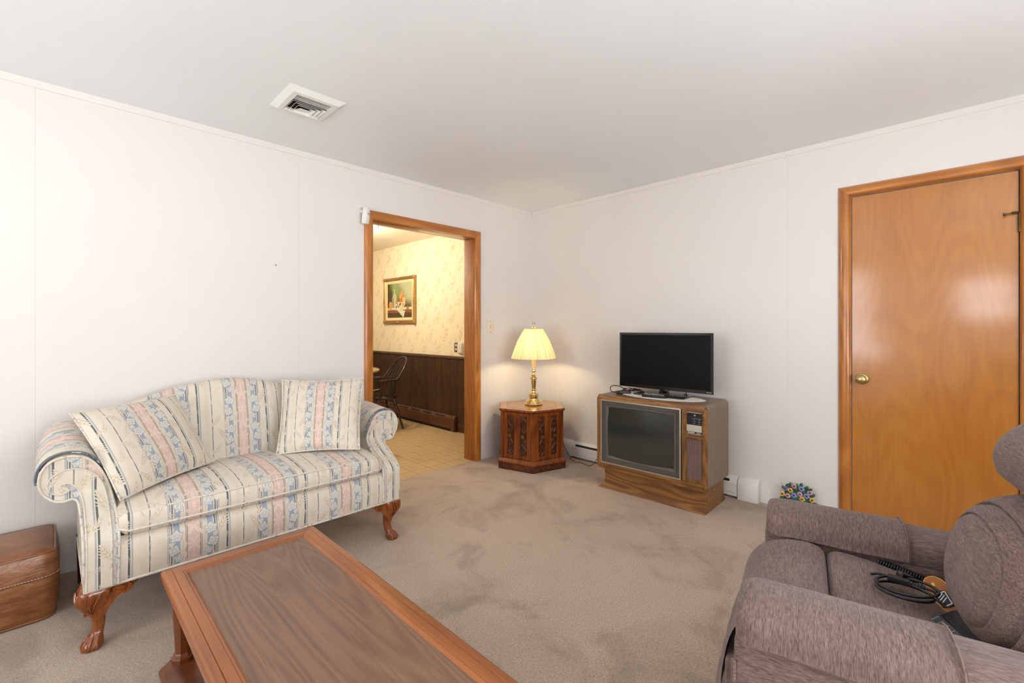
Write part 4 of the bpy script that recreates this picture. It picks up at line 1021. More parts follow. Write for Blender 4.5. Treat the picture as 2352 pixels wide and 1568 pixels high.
# bezel: pale metal rim, stepped grey surround, bulged tube
def rect(x0, x1, z0, z1, y, r=.0, n=4):
    if r <= 0: return [(x0, y, z0), (x1, y, z0), (x1, y, z1), (x0, y, z1)]
    o = []
    for cx_, cz_, a0 in ((x1 - r, z1 - r, 0), (x0 + r, z1 - r, 90), (x0 + r, z0 + r, 180), (x1 - r, z0 + r, 270)):
        for i in range(n + 1): a = radians(a0 + 90 * i / n); o.append((cx_ + r * cos(a), y, cz_ + r * sin(a)))
    return o
def inset(o, y, r=0): return rect(BX0 + o, BX1 - o, BZ0 + o, BZ1 - o, y, r)
mk('bezel_rim', B().loft([inset(.0, Y0 + .002), inset(.0, Y0 - .003), inset(.009, Y0 - .004), inset(.011, Y0 + .002)], cap=False), M_alu, con, sm=20, fixn=False)
mk('bezel', B().loft([inset(.0105, Y0 - .001), inset(.014, Y0 + .012), inset(.034, Y0 + .014), inset(.038, Y0 + .004), inset(.045, Y0 + .004), inset(.062, Y0 + .017)], cap=False), M_grey, con, sm=20, fixn=False)
SX0, SX1, SZ0, SZ1 = BX0 + .046, BX1 - .046, BZ0 + .046, BZ1 - .046
def tube_(u, v):
    a, e = 2 * u - 1, 2 * v - 1; w, h = (SX1 - SX0) / 2, (SZ1 - SZ0) / 2
    sx = a * (1 - .028 * e * e); sz = e * (1 - .032 * a * a)
    return ((SX0 + SX1) / 2 + sx * w, Y0 + .010 - .018 * (1 - a * a * .6 - e * e * .4) + .008, (SZ0 + SZ1) / 2 + sz * h)
mk('screen', B().grid(tube_, 33, 25), M_crt, con, sm=60)
mk('screen_gasket', B().loft([inset(.040, Y0 + .0145), inset(.066, Y0 + .0150)], cap=False).loft([inset(.066, Y0 + .0150), inset(.07, Y0 + .03)], cap=False), M_black, con, fixn=False)
# control column
def mold(x0, x1, z0, z1):
    rg = lambda o, y: rect(x0 + o, x1 - o, z0 + o, z1 - o, y)
    return B().loft([rg(0, Y0 + .018), rg(0, Y0 - .0005), rg(.007, Y0 - .001), rg(.009, Y0 + .003), rg(.013, Y0 + .003), rg(.015, Y0 - .0005), rg(.0195, Y0 + .006)], cap=False)
mk('control_frame', mold(CX0_, CX1_, .508, BZ1 + .004), M_con, con, sm=20, fixn=False)
mk('speaker_frame', mold(CX0_, CX1_, BZ0 + .004, .512), M_conz, con, sm=20, fixn=False)
px0, px1 = CX0_ + .0195, CX1_ - .0195
cp_ = mk('control_panel', B().box(px0, px1, Y0 + .004, Y0 + .02, .528, .676), M_black, con)
def pl(x0, x1, z0, z1, ma, nm, h=.0008): return mk(nm, B().box(px0 + x0 * (px1 - px0), px0 + x1 * (px1 - px0), Y0 + .004 - h, Y0 + .006, .528 + z0 * .148, .528 + z1 * .148), ma, cp_)
pl(0, 1, .955, .992, M_alu, 'trim_strip'); pl(0, 1, .0, .035, M_alu, 'trim_strip'); pl(0, 1, .12, .42, M_beige, 'flap', .002)
pl(.10, .36, .83, .93, plain('red_display', c('3A171B'), .15), 'display'); pl(.50, .58, .83, .89, M_wtext, 'power_button', .002); pl(.68, .94, .82, .92, plain('dim_window', c('26272B'), .15), 'display')
pl(.06, .52, .055, .095, M_wtext, 'maker_badge'); pl(.66, .92, .055, .08, M_wtext, 'maker_badge')
pl(.08, .30, .375, .39, M_grey, 'print'); pl(.74, .92, .36, .385, M_grey, 'print')
pl(.36, .97, .715, .722, M_wtext, 'print')
for x in (.50, .83):
    pl(x - .08, x + .08, .568, .578, M_wtext, 'print')
    for z, d in ((.665, 1), (.485, -1)):
        b = B()
        for s in (-1, 1):
            cxm = px0 + x * (px1 - px0); zz = .528 + z * .148
            b.loft([[(cxm + s * .006, Y0 + .0032, zz - d * .004), (cxm + s * .006, Y0 + .0032, zz - d * .0028), (cxm + s * .006, Y0 + .005, zz - d * .0034)], [(cxm, Y0 + .0032, zz + d * .001), (cxm, Y0 + .0032, zz + d * .0024), (cxm, Y0 + .005, zz + d * .0017)]])
        mk('arrow_mark', b, M_wtext, cp_)
def cloth(u, v): return (lerp(px0, px1, u), Y0 + .006 + .0012 * sin(2 * pi * (lerp(px0, px1, u) / .0068)), lerp(BZ0 + .022, .494, v))
mk('speaker_grille', B().grid(cloth, 160, 2), M_grille, con, sm=70)

# ------------------------------------------------------------------ things on the console
ZT = Z1 + .0005
def W2(x, y, z=0): return ROOTM[con.name] @ V((x, y, z))
# crocheted doily
p = W2(.028, .172, ZT)
b = B(); n = 96; rings = []
for r, z in ((.02, .0), (1.0, .0), (1.012, .0015), (1.0, .003), (.9, .0035), (.6, .003), (.3, .0032), (.02, .003)):
    rings.append([(.315 * r * (1 + .008 * sin(24 * a) * (r > .9)) * cos(a), .150 * r * (1 + .012 * sin(24 * a) * (r > .9)) * sin(a), z) for a in [2 * pi * j / n for j in range(n)]])
def f_doily():
    o = tc(); x, y, z = sep(o); k = voro(o, 160.0)
    return pb(mix(k, c('F3EEE6'), c('E6DED2')), .9, normal=bump(k, .8, .003))
dl = mk('doily', b.loft(rings), mat('white_crochet', f_doily)); dl.location = p; dl.rotation_euler = (0, 0, radians(-88))
tag(dl, 'white oval crocheted doily under the flat television on the console', 'doily')
ZD = ZT + .0036
# flat television
RT = -88 - 2.0
q = W2(.010, .235, ZD); tv = thing('flat_television', 'black flat screen television standing on the white doily', 'television', tuple(q), RT)
TW, TB, TTp = .372, .041, .472     # half width, bottom and top above doily
mk('back_shell', B().box(-TW + .01, TW - .01, .012, .030, TB + .008, TTp - .008).box(-.24, .24, .03, .055, TB + .05, TTp - .12), M_black, tv, bev=.006)
def fr_(o, y): return rect(-TW + o, TW - o, TB + o, TTp - o, y)
b = B()
def frm(l, r_, bt, tp_, y): return [(-TW + l, y, TB + bt), (TW - r_, y, TB + bt), (TW - r_, y, TTp - tp_), (-TW + l, y, TTp - tp_)]
b.loft([frm(0, 0, 0, 0, .014), frm(0, 0, 0, 0, .001), frm(.0012, .0012, .0012, .0012, -.0005), frm(.017, .017, .024, .017, -.0005), frm(.018, .018, .025, .018, .0015)], cap=False)
mk('bezel', b, M_gloss, tv, sm=20, fixn=False)
mk('screen', B().box(-TW + .016, TW - .016, .0012, .012, TB + .022, TTp - .016), M_screen, tv)
edge = B()
mk('edge_strip', B().loft([frm(-.0006, -.0006, -.0006, -.0006, .006), frm(-.0006, -.0006, -.0006, -.0006, .003)], cap=False), plain('dull_edge', c('4A473E'), .4), tv, fixn=False)
mk('logo', text_b('VIZIO', .0118, lambda x, y, z: (TW - .027 + x * 1.25, -.0012 - z, TB + .0075 + y)), M_wtext, tv)
mk('neck', B().loft([[(x * s, y, z) for x, y in ((-.03, .004), (.03, .004), (.036, .030), (-.036, .030))] for z, s in ((.010, 1.15), (.03, 1.0), (TB + .02, 1.0))]), M_gloss, tv, bev=.002)
rb = [[(x, y, z) for x, y in rrect_] for z, rrect_ in ((0, [(-.186, -.105), (.190, -.105), (.205, -.085), (.195, .105), (.175, .12), (-.175, .12), (-.195, .105), (-.20, -.085)]), (.007, [(-.186, -.105), (.190, -.105), (.205, -.085), (.195, .105), (.175, .12), (-.175, .12), (-.195, .105), (-.20, -.085)]))]
mk('stand', B().loft(rb), plain('smoked_gloss_stand', c('1E1814'), .08, coat=.6), tv, bev=.002)
mk('power_lead', B().tube(spl([(.165, .03, TB + .02), (.166, .034, .03), (.166, .045, .013), (.155, .075, .0105), (.12, .10, .0105)], 5), .003, 8), M_black, tv, sm=70)
# remote control
def remote(name, label, pos, rz, L0, w0, h0, grp=None, mats=None):
    t = thing(name, label, 'remote control', tuple(pos), rz)
    pr_ = [(-w0 * .42, 0), (w0 * .42, 0), (w0 * .5, h0 * .45), (w0 * .47, h0 * .85), (w0 * .38, h0), (-w0 * .38, h0), (-w0 * .47, h0 * .85), (-w0 * .5, h0 * .45)]
    rg = []
    for u, s in ((-.5, .7), (-.485, .93), (-.44, 1.0), (.44, 1.0), (.485, .93), (.5, .7)): rg.append([(u * L0, y * s, z * (.75 + .25 * s)) for y, z in pr_])
    mk('body', B().loft(rg), M_black, t, sm=50)
    for i in range(11):
        for j in range(3):
            if (i * 3 + j) % 11 == 7: continue
            b = B().box(-.5 * L0 + L0 * (.08 + .078 * i), -.5 * L0 + L0 * (.08 + .078 * i) + L0 * .045, (j - 1) * w0 * .25 - w0 * .075, (j - 1) * w0 * .25 + w0 * .075, h0 - .001, h0 + .0028)
            mk('button', b, M_wtext if (i + j) % 4 else M_grey, t, bev=.0008, seg=1)
    return t
remote('remote_control', 'black remote with pale buttons lying in front of the flat television', W2(.008, .095, ZD), -88 + 8, .175, .045, .019)
# power adapter, its lead and coiled cables
pa = thing('power_adapter', 'black power adapter with looped lead left of the flat television', 'power adapter', tuple(W2(-.265, .135, ZT)), -88 + 40)
mk('brick', B().box(-.055, .055, -.022, .022, 0, .022), M_black, pa, bev=.006)
mk('lead', B().tube(spl([(-.05, 0, .010), (-.075, .0, .012), (-.094, .02, .02), (-.088, .06, .045), (-.05, .095, .052), (0, .10, .04), (.03, .10, .02)], 6), .0034, 8), M_black, pa, sm=70)
cc = thing('coiled_cables', 'tangle of black cables with a red plug behind the power adapter', 'cables', tuple(W2(-.275, .275, ZD)), -88)
b = B(); random.seed(5)
for q in range(5):
    r = .022 + .006 * random.random(); cxx = -.02 + .024 * q; z0 = .003 + .003 * (q % 2)
    b.tube([(cxx + r * cos(a) * 1.2, .01 + r * sin(a) * .7, max(.003, z0 + .009 * sin(a * 1.0 + q) + .009)) for a in [2 * pi * j / 20 for j in range(20)]], .0030, 7, closed=True)
mk('cable', b, M_black, cc, sm=70)
mk('plug', B().tube([(-.055, -.035, .008), (-.03, -.045, .010)], .006, 10).tube([(-.055, -.020, .018), (-.035, -.030, .022)], .0055, 10), M_blackm, cc)
mk('plug', B().tube([(-.028, -.046, .009), (-.016, -.050, .009)], .0055, 10).tube([(-.030, -.032, .022), (-.020, -.037, .024)], .005, 10), plain('red_plug', c('C23A3E'), .4), cc)
# ------------------------------------------------------------------ lift recliner
rec = thing('recliner', 'mauve grey chenille recliner armchair with pillow back at the right', 'armchair', (-2.12, -2.83, 0), 12.3)
RC = ROOTM[rec.name]
def sup(w, z0, z1, n=28, p=2.6):       # rounded section in x,z
    o = []
    for j in range(n):
        a = 2 * pi * j / n; ca, sa = cos(a), sin(a)
        o.append((w * math.copysign(abs(ca) ** (2 / p), ca), (z0 + z1) / 2 + (z1 - z0) / 2 * math.copysign(abs(sa) ** (2 / p), sa)))
    return o
AX = .318
for sg in (-1, 1):
    # arm carcass
    FY, FZ = (.020, .010) if sg < 0 else (0.0, 0.0)
    b = B(); rg = []
    for y, s in ((-.78, .97), (-.77, 1), (.035, 1), (.050, .97), (.056, .9)): rg.append([(sg * AX + x * .082 * s, y - .03 + FY, z) for x, z in ((-1, .05), (1, .05), (1, .5), (.96, .57), (-.96, .57), (-1, .5))])
    ar = mk('arm', b.loft(rg), M_chy, rec, sm=45, bev=.006)
    b = B(); rg = []
    for y, s, dz in ((-.80, .75, -.02), (-.79, .92, -.006), (-.75, 1.0, 0), (-.02, 1.0, 0), (.015, .97, 0), (.030, .86, -.004), (.036, .66, -.010)):
        cz_ = .588
        rg.append([(sg * AX + x * s, y - .03 + FY, cz_ + (z - cz_) * s + dz + FZ) for x, z in sup(.0865, .535, .638)])
    mk('arm_pad', b.loft(rg), M_chy, ar, sm=60)
    mk('welt', B().tube([(sg * AX + x * 1.0,   .026 + FY, z) for x, z in [(-.078, .05), (-.078, .53)]], .005, 8), M_chy, ar, sm=70)
# loose covers over the arms
for sg, lb in ((-1, 'mauve chenille arm cover on the recliner arm nearest the camera'), (1, 'mauve chenille arm cover on the recliner arm nearest the door')):
    b = B(); n = 30
    ys = [(.056, .50), (.055, .72), (.049, .88), (.036, .96), (.018, 1.0), (-.02, 1.0), (-.10, 1.0), (-.18, 1.0), (-.26, 1.0), (-.295, 1.0), (-.305, .992)]
    def cvr(y, s, off):
        o = []; w, zt = .0865 + off, .638 + off; y = y - .032
        for j in range(n + 1):
            a = pi * (-.16 + 1.32 * j / n); ca, sa = cos(a), sin(a)
            x = w * math.copysign(abs(ca) ** (2 / 2.5), ca); z = .588 + (zt - .588) * math.copysign(abs(sa) ** (2 / 2.5), sa)
            if sa < 0: z = .588 - .016 * (abs(sa) / .482) ** .9 ; x = math.copysign(w + .004 * abs(sa), ca)
            wv_ = .0025 * sin(y * 60 + j) * (1 if abs(y) < .29 else 0)
            o.append((sg * AX + x * s + wv_ * .3, y, .583 + (z - .583) * s + wv_ * .5))
        return o
    rings = [cvr(y, s, .011) + cvr(y - (.006 if y > .03 else 0), s, .003)[::-1] for y, s in ys]
    b.loft(rings)
    o = mk('arm_cover', b.xf(Matrix.Translation((0, .020 if sg < 0 else 0, .010 if sg < 0 else 0))), M_chg, None, sm=60)
    o.location = rec.location; o.rotation_euler = rec.rotation_euler
    ed = [V(p) + V((0, -.001 + (.020 if sg < 0 else 0), .0015 + (.010 if sg < 0 else 0))) for p in cvr(-.298, 1.0, .013)]
    mk('hem', B().tube(ed, .0022, 6), M_chg, o, sm=70)
    tag(o, lb, 'arm cover', 'chenille arm covers on the recliner')
# seat: rear pad, knee roll, footrest panel
def pad(x0, x1, fn, nu=28, nv=30):
    def P(u, v):
        a = 2 * u - 1; e = sqrt(max(0, 1 - abs(a) ** 5)); y, z, zb = fn(v)
        return (lerp(x0, x1, u), y, zb + (z - zb) * (.92 + .08 * e) - .012 * (1 - a * a) + .003)
    return B().grid(P, nu, nv)
def rear(v):
    P = [(-.1385, .52), (-.140, .548), (-.150, .563), (-.168, .570), (-.21, .568), (-.28, .557), (-.36, .539), (-.44, .520), (-.50, .50), (-.52, .46)]
    p = spl([(a, z, 0) for a, z in P], 4); q = p[int(v * (len(p) - 1) + .5)]; return q[0], q[1], .40
mk('seat_cushion', pad(-.222, .222, rear, 28, 37), M_chx, rec, sm=70)
def knee(v):
    P = [(-.1385, .52), (-.136, .550), (-.128, .566), (-.112, .576), (-.08, .581), (-.03, .574), (.015, .555), (.05, .522), (.076, .468), (.092, .38), (.095, .33)]
    p = spl([(a, z, 0) for a, z in P], 4); q = p[int(v * (len(p) - 1) + .5)]; return q[0], q[1], .40
mk('seat_front', pad(-.222, .222, knee, 28, 41), M_chx, rec, sm=70)
def foot(u, v):
    a = 2 * u - 1; x = .305 * (1 - (1 - abs(a)) ** 1.3) * (1 if a > 0 else -1)
    P = [(.060, .46), (.092, .40), (.112, .33), (.124, .25), (.138, .17), (.152, .10), (.160, .055), (.150, .040), (.10, .038)]
    k = v * (len(P) - 1); i = min(int(k), len(P) - 2); t = k - i
    y, z = lerp(P[i][0], P[i + 1][0], t), lerp(P[i][1], P[i + 1][1], t)
    return (x, y - .022 * min(1, abs(x / .235)) ** 5 - max(0, y - .018) * sst((abs(x) - .225) / .075) + .004 * sin(x * 70 + z * 12) * (1 - v) - .006 * exp(-((z - .245) / .012) ** 2), z)
mk('footrest', B().grid(foot, 40, 50), M_chz, rec, sm=70)
mk('seat_frame', B().box(-.235, .235, -.70, .085, .05, .42), M_chz, rec, bev=.01)
# back: shell, pillow with sewn channels, head pillow
sh_ = [[(x, y, z) for x in (0,) for y, z in ()] for _ in ()]
b = B(); rg = []
for z, y0, y1, w in ((.12, -.80, -.62, .235), (.40, -.83, -.66, .25), (.80, -.90, -.70, .27), (1.0, -.93, -.74, .27), (1.04, -.92, -.78, .25)): rg.append([(-w, y0, z), (w, y0, z), (w, y1, z), (-w, y1, z)])
mk('back_shell', b.loft(rg), M_chy, rec, bev=.02)
def bulge(cz_, cy_, W_, Hh, D_, lean, gro, pw=3.0, fr=.55):
    def P(u, v):
        a = 2 * pi * u; r = v; ca, sa = cos(a), sin(a)
        X_ = W_ * r * math.copysign(abs(ca) ** (2 / pw), ca); Z_ = Hh * r * math.copysign(abs(sa) ** (2 / pw), sa)
        d = D_ * max(0, 1 - r ** 3.4) ** fr
        for r0, g, w in gro: d -= g * exp(-((r - r0) / w) ** 2)
        return (X_, cy_ + d + lean * Z_, cz_ + Z_)
    return P
b = B().grid(bulge(.682, -.545, .268, .170, .158, -.22, ((.62, .011, .010), (.78, .017, .016)), 2.4), 72, 60, wu=True)
b.grid(lambda u, v: (.268 * math.copysign(abs(cos(2 * pi * u)) ** .8, cos(2 * pi * u)) * (1 - .2 * v), -.545 - .12 * v - .22 * .212 * math.copysign(abs(sin(2 * pi * u)) ** .8, sin(2 * pi * u)),   .682 + .170 * math.copysign(abs(sin(2 * pi * u)) ** .8, sin(2 * pi * u)) * (1 - .2 * v)), 72, 5, wu=True)
mk('back_pillow', b, M_chx, rec, sm=75)
# head pillow: profile swept across, rounded at the ends
HP = spl([(-.62, .80, 0), (-.53, .845, 0), (-.455, .885, 0), (-.436, .900, 0), (-.430, .945, 0), (-.448, .990, 0), (-.49, 1.030, 0), (-.56, 1.062, 0), (-.66, 1.075, 0), (-.74, 1.04, 0), (-.76, .95, 0), (-.72, .84, 0)], 5, True)
rg = []
for u in range(25):
    a = 2 * u / 24 - 1; s = max(.80, (1 - abs(a) ** 9) ** .5 if abs(a) < 1 else 0); 
    if abs(a) == 1: s = .74
    rg.append([(.275 * a, -.66 + (p[0] + .60) * s,   .918 + (p[1] - .95) * s) for p in HP])
mk('head_pillow', B().loft(rg), M_chx, rec, sm=65)
# feet
for sx in (-1, 1):
    for yy in (-.72, -.05): mk('foot', B().lathe([(.02, 0), (.026, .004), (.026, .06)], ctr=(sx * AX, yy, 0), n=16), M_black, rec)

# ------------------------------------------------------------------ things lying on the seat
def local_thing(name, label, cat, loc, rot=(0, 0, 0)):
    o = bpy.data.objects.new(name, None); COL.objects.link(o); o.empty_display_size = .05
    M4 = RC @ Matrix.Translation(loc) @ Matrix.Rotation(rot[2], 4, 'Z') @ Matrix.Rotation(rot[1], 4, 'Y') @ Matrix.Rotation(rot[0], 4, 'X')
    o.location = M4.translation; o.rotation_euler = M4.to_euler(); ROOTM[o.name] = M4
    return tag(o, label, cat)
# hand control: pod lying across the crease, face tipped towards the camera
hc = local_thing('hand_control', 'black recliner hand control with an orange label propped on the seat', 'hand control', (.130, -.394, .520), (radians(-30), radians(-16), radians(14)))
def pod(hx_, hy_, z0, z1, p=2.5, n=40, shr_=.8):
    rg = []
    for z, s in ((z0, shr_), (lerp(z0, z1, .15), .95), (lerp(z0, z1, .45), 1.0), (lerp(z0, z1, .8), .93), (z1, .82)):
        o = []
        for j in range(n):
            a = 2 * pi * j / n; ca, sa = cos(a), sin(a)
            o.append((hx_ * s * math.copysign(abs(ca) ** (2 / p), ca), hy_ * s * math.copysign(abs(sa) ** (2 / p), sa), z))
        rg.append(o)
    return B().loft(rg)
mk('body', pod(.076, .036, 0, .030), M_black, hc, sm=50)
def ovl(hx_, hy_, z, p=2.4, n=40): return [(hx_ * math.copysign(abs(cos(2 * pi * j / n)) ** (2 / p), cos(2 * pi * j / n)), hy_ * math.copysign(abs(sin(2 * pi * j / n)) ** (2 / p), sin(2 * pi * j / n)), z) for j in range(n)]
lab = mk('label_plate', B().loft([ovl(.0635, .0275, .0295), ovl(.0635, .0275, .0308)]), plain('yellow_line', c('D6A93C'), .35), hc, sm=30)
mk('label_face', B().loft([ovl(.0612, .0252, .0306), ovl(.0612, .0252, .0312)]), plain('orange_label', c('A9642C'), .35), lab, sm=30)
mk('button', B().loft([[(x, y, z) for x, y in ((-.036, -.014), (.010, -.014), (.014, 0), (.010, .014), (-.036, .014), (-.040, 0))] for z in (.031, .0330)]), M_black, hc, sm=30, bev=.001)
ic = B()
def bar(x0, y0, x1, y1, w=.0028):
    x0, x1, y0, y1 = x0 * .68 - .004, x1 * .68 - .004, y0 * .75, y1 * .75
    d = V((x1 - x0, y1 - y0, 0)).normalized(); n_ = V((-d.y, d.x, 0)) * w / 2
    a, e = V((x0, y0, 0)), V((x1, y1, 0)); ic.loft([[p + V((0, 0, z)) for p in (a - n_, e - n_, e + n_, a + n_)] for z in (.0328, .0337)])
bar(-.045, .006, -.040, -.012); bar(-.040, -.012, .016, -.014); bar(.016, -.014, .010, .012); bar(-.030, .012, -.012, -.008); bar(-.018, .013, .0, -.007); bar(-.006, .013, .008, -.004)
mk('icon', ic, plain('white_icon', c('DADFE4'), .4), hc)
mk('indicator', B().loft([ovl(.007, .004, .031, 2.0, 16), ovl(.006, .003, .0335, 2.0, 16)]).xf(Matrix.Translation((.034, .002, 0))), plain('yellow_spot', c('E5C95A'), .4), hc)
# ribbed grip next to it
gp = local_thing('control_holster', 'black ribbed pouch beside the orange labelled hand control', 'pouch', (-.050, -.392, .528), (radians(-30), radians(6), radians(12)))
rg = []
for u, s in ((-.13, .75), (-.125, .95), (-.09, 1.05), (.0, 1.0), (.07, .85), (.085, .6)): rg.append([(u, y * s, z * (1 if s > .7 else .6)) for y, z in ((-.050, 0), (.050, 0), (.056, .012), (.048, .026), (-.030, .030), (-.054, .018))])
mk('body', B().loft(rg), M_blackm, gp, sm=40, bev=.003)
sd = mk('grip_strip', B().loft([[(u, y, z) for y, z in ((.008, .0285), (.046, .0260), (.058, .014), (.0605, .016), (.054, .028), (.008, .0315))] for u in (-.11, .075)]), plain('dark_grey_rubber', c('4B494C'), .5), gp, sm=30)
for k in range(8): mk('rib', B().tube([(-.10 + .0225 * k, .012, .0320), (-.10 + .0225 * k, .050, .0290), (-.10 + .0225 * k, .0595, .018)], .0018, 6), plain('rib_grey', c('86868C'), .3), sd, sm=70)
mk('flap', B().loft([[(u, y, z) for y, z in ((-.052, .020), (.006, .0285), (.006, .031), (-.052, .0225))] for u in (-.128, .06)]), plain('black_nylon', c('202024'), .75), gp, bev=.001)
mk('snap', B().lathe([(.001, 0), (.004, 0), (.003, .002), (.001, .0025)], ctr=(-.118, -.030, .0245), n=12), M_alu, gp)
# power cord loops
pc = local_thing('power_cable', 'black power cable looped loosely on the recliner seat', 'cable', (.040, -.305, .559))
def loop(cx_, cy_, rx, ry, z0, tilt, ph, dz): return [(cx_ + rx * cos(a) * cos(tilt) - ry * sin(a) * sin(tilt), cy_ + rx * cos(a) * sin(tilt) + ry * sin(a) * cos(tilt), z0 + dz * (1 + sin(a + ph))) for a in [2 * pi * k / 28 for k in range(28)]]
b = B()
b.tube(loop(-.005, .01, .042, .060, .006, .35, 0.0, .005), .0034, 8, closed=True)
b.tube(loop(.008, .004, .036, .062, .013, .10, 2.0, .006), .0034, 8, closed=True)
b.tube(spl([(.06, .07, .008), (.045, .045, .02), (.0, -.02, .024), (-.012, -.045, .016), (-.02, -.062, .006)], 5), .0034, 8)
mk('cable', b, M_black, pc, sm=70)
pg = B().box(-.011, .011, -.016, .016, 0, .015); pg.loft([[(x, y, z) for x, z in ((-.009, .001), (.009, .001), (.009, .013), (-.009, .013))] if False else [(x * s, y, .007 + (z - .007) * s) for x, z in ((-.009, .001), (.009, .001), (.009, .013), (-.009, .013))] for y, s in ((-.016, 1), (-.034, .55))])
pg.xf(Matrix.Translation((.052, .002, .018)) @ Matrix.Rotation(radians(28), 4, 'Z') @ Matrix.Rotation(radians(20), 4, 'X'))
mk('plug', pg, M_black, pc, bev=.002)
pg = B().box(-.008, .008, -.022, .022, 0, .012)
for k in range(5): pg.box(-.007, .007, .024 + .006 * k, .027 + .006 * k, .001, .011)
pg.tube([(0, .02, .006), (0, .07, .005)], [.0045, .0034], 8); pg.xf(Matrix.Translation((.020, .018, .020)) @ Matrix.Rotation(radians(165), 4, 'Z'))
mk('connector', pg, M_blackm, pc, bev=.001)
# coiled cord tucked beside the arm
c0_, c1_ = V((.212, -.262, .560)), V((.206, -.362, .541)); ax = (c1_ - c0_).normalized(); s1_ = ax.cross(V((0, 0, 1))).normalized(); s2_ = s1_.cross(ax)
N_ = 17 * 14; pts = []
for i in range(N_ + 1):
    a = 2 * pi * i / 14; pts.append(c0_.lerp(c1_, i / N_) + (s1_ * cos(a) + s2_ * sin(a)) * .0064)
pts += spl([pts[-1], (.203, -.380, .536), (.198, -.394, .530), (.19, -.402, .528)], 4)[1:]
cdb = B().tube([RC @ V(p) for p in pts], .0030, 7)
mk('coiled_cord', cdb, M_black, hc, world=True, sm=70)
# ------------------------------------------------------------------ kitchen things
t = thing('framed_picture', 'still life painting in a gilt frame on the floral kitchen wall', 'painting', (KX, 2.36, 1.62))
# local: y along the wall, z up, x towards the room is negative
PW, PH = .398, .322
def prr(o, d): return [(-d, -(PW - o), -(PH - o)), (-d, (PW - o), -(PH - o)), (-d, (PW - o), (PH - o)), (-d, -(PW - o), (PH - o))]
PTILT = 0
mk('frame', B().loft([prr(0, .006), prr(0, .030), prr(.008, .040), prr(.018, .034), prr(.028, .042), prr(.040, .032), prr(.046, .022)], cap=False), M_gold, t, sm=20, fixn=False)
for sy in (-1, 1):
    for sz in (-1, 1):
        b = B().ell((-.038, sy * (PW - .022), sz * (PH - .022)), .010, .028, .028, 12, 8)
        for q in range(5):
            a = radians(72 * q); b.ell((-.044, sy * (PW - .022) + .016 * cos(a), sz * (PH - .022) + .016 * sin(a)), .006, .010, .006, 8, 6)
        mk('corner_ornament', b, M_gold, t)
for y, z in ((0, PH - .018), (0, -PH + .018), (PW - .018, 0), (-PW + .018, 0)):
    b = B()
    for q in (-1, 0, 1): b.ell((-.042, y + (q * .022 if abs(z) > 0 else 0), z + (q * .022 if abs(z) == 0 else 0)), .007, .014, .014, 10, 6)
    mk('side_ornament', b, M_gold, t)
mk('liner', B().loft([prr(.046, .024), prr(.046, .027), prr(.082, .020), prr(.082, .014)], cap=False), M_linen, t, sm=20, fixn=False)
def f_canvas():
    x, y, z = sep(tc()); k = noise(tc(), 9.0, 4.0)
    u = 0.0 - y + k * .12; w = z + k * .1
    a = ss(-.05, .28, u + w * .8 - .10); gr_ = band(u + w * .5, -.02, .12, .06)
    col = mix(k, c('3A3322'), c('5A4A30')); col = mix(ss(-.2, .0, u) * .6, col, c('6B4C30')); col = mix(gr_ * ss(-.05, .2, w), col, c('7F9A55')); col = mix(a * ss(-.08, .1, w) * .9, col, c('B9BD95'))
    return pb(col, .5)
cv = mk('canvas', B().box(-.016, -.010, -(PW - .08), PW - .08, -(PH - .08), PH - .08), mat('painted_canvas', f_canvas), t)
lay = [0]
def paint(nm, poly, col, mt=None):
    lay[0] += 1; d = .0162 + .0003 * lay[0]
    mk(nm, B().loft([[(-d0, -y, z) for y, z in poly] for d0 in (.0158, d)]), mt or plain('paint_' + col, c(col), .5, vary=.18, vs=30.0), cv, sm=20)
def ovp(cy_, cz_, ry, rz_, rot=0, n=20): return [(cy_ + ry * cos(a) * cos(rot) - rz_ * sin(a) * sin(rot), cz_ + ry * cos(a) * sin(rot) + rz_ * sin(a) * cos(rot)) for a in [2 * pi * k / n for k in range(n)]]
s_ = (PW - .08) / .31
paint('painted_shadow', [(-.318, -.242), (.318, -.242), (.318, -.17), (-.318, -.17)], '4B3A25')
paint('painted_table', [(-.318, -.172), (.318, -.172), (.318, -.128), (-.318, -.128)], '8F5228')
paint('painted_tabletop', [(-.318, -.130), (.318, -.130), (.318, -.098), (-.25, -.094), (-.318, -.104)], 'D6D0B4')
paint('painted_bottle', [(-.195, -.10), (-.08, -.10), (-.075, .04), (-.085, .075), (-.11, .10), (-.118, .14), (-.115, .16), (-.165, .158), (-.162, .15), (-.138, .148), (-.145, .10), (-.175, .07), (-.192, .03)], 'BDB99C')
paint('painted_bottle_shade', [(-.180, -.10), (-.15, -.10), (-.15, .05), (-.18, .03)], '7A7D72')
paint('painted_fruit', ovp(-.235, -.070, .047, .060, .1), 'D59A55')
for y, z, ry, rz_, rt_, cl_ in ((.045, .07, .034, .068, -.5, 'D89A5A'), (.115, .005, .045, .038, 0, 'E0AE62'), (.035, -.010, .034, .030, 0, 'C46A3C'), (-.03, .012, .03, .022, .6, '8A6A34'), (-.035, -.03, .03, .024, 0, 'A9814B'), (-.08, -.02, .02, .018, 0, 'B9924F')): paint('painted_fruit', ovp(y, z, ry, rz_, rt_), cl_)
paint('painted_bowl', [(-.055, -.022), (.155, -.026), (.145, -.065), (.115, -.09), (.08, -.098), (.085, -.125), (.10, -.14), (-.02, -.14), (.02, -.12), (.025, -.10), (-.02, -.08), (-.045, -.05)], 'CFC3A2')
paint('painted_leaf', ovp(.02, -.055, .030, .018, .5), '6B4A28'); paint('painted_leaf', ovp(.10, -.06, .024, .018, -.4), 'B59A58')
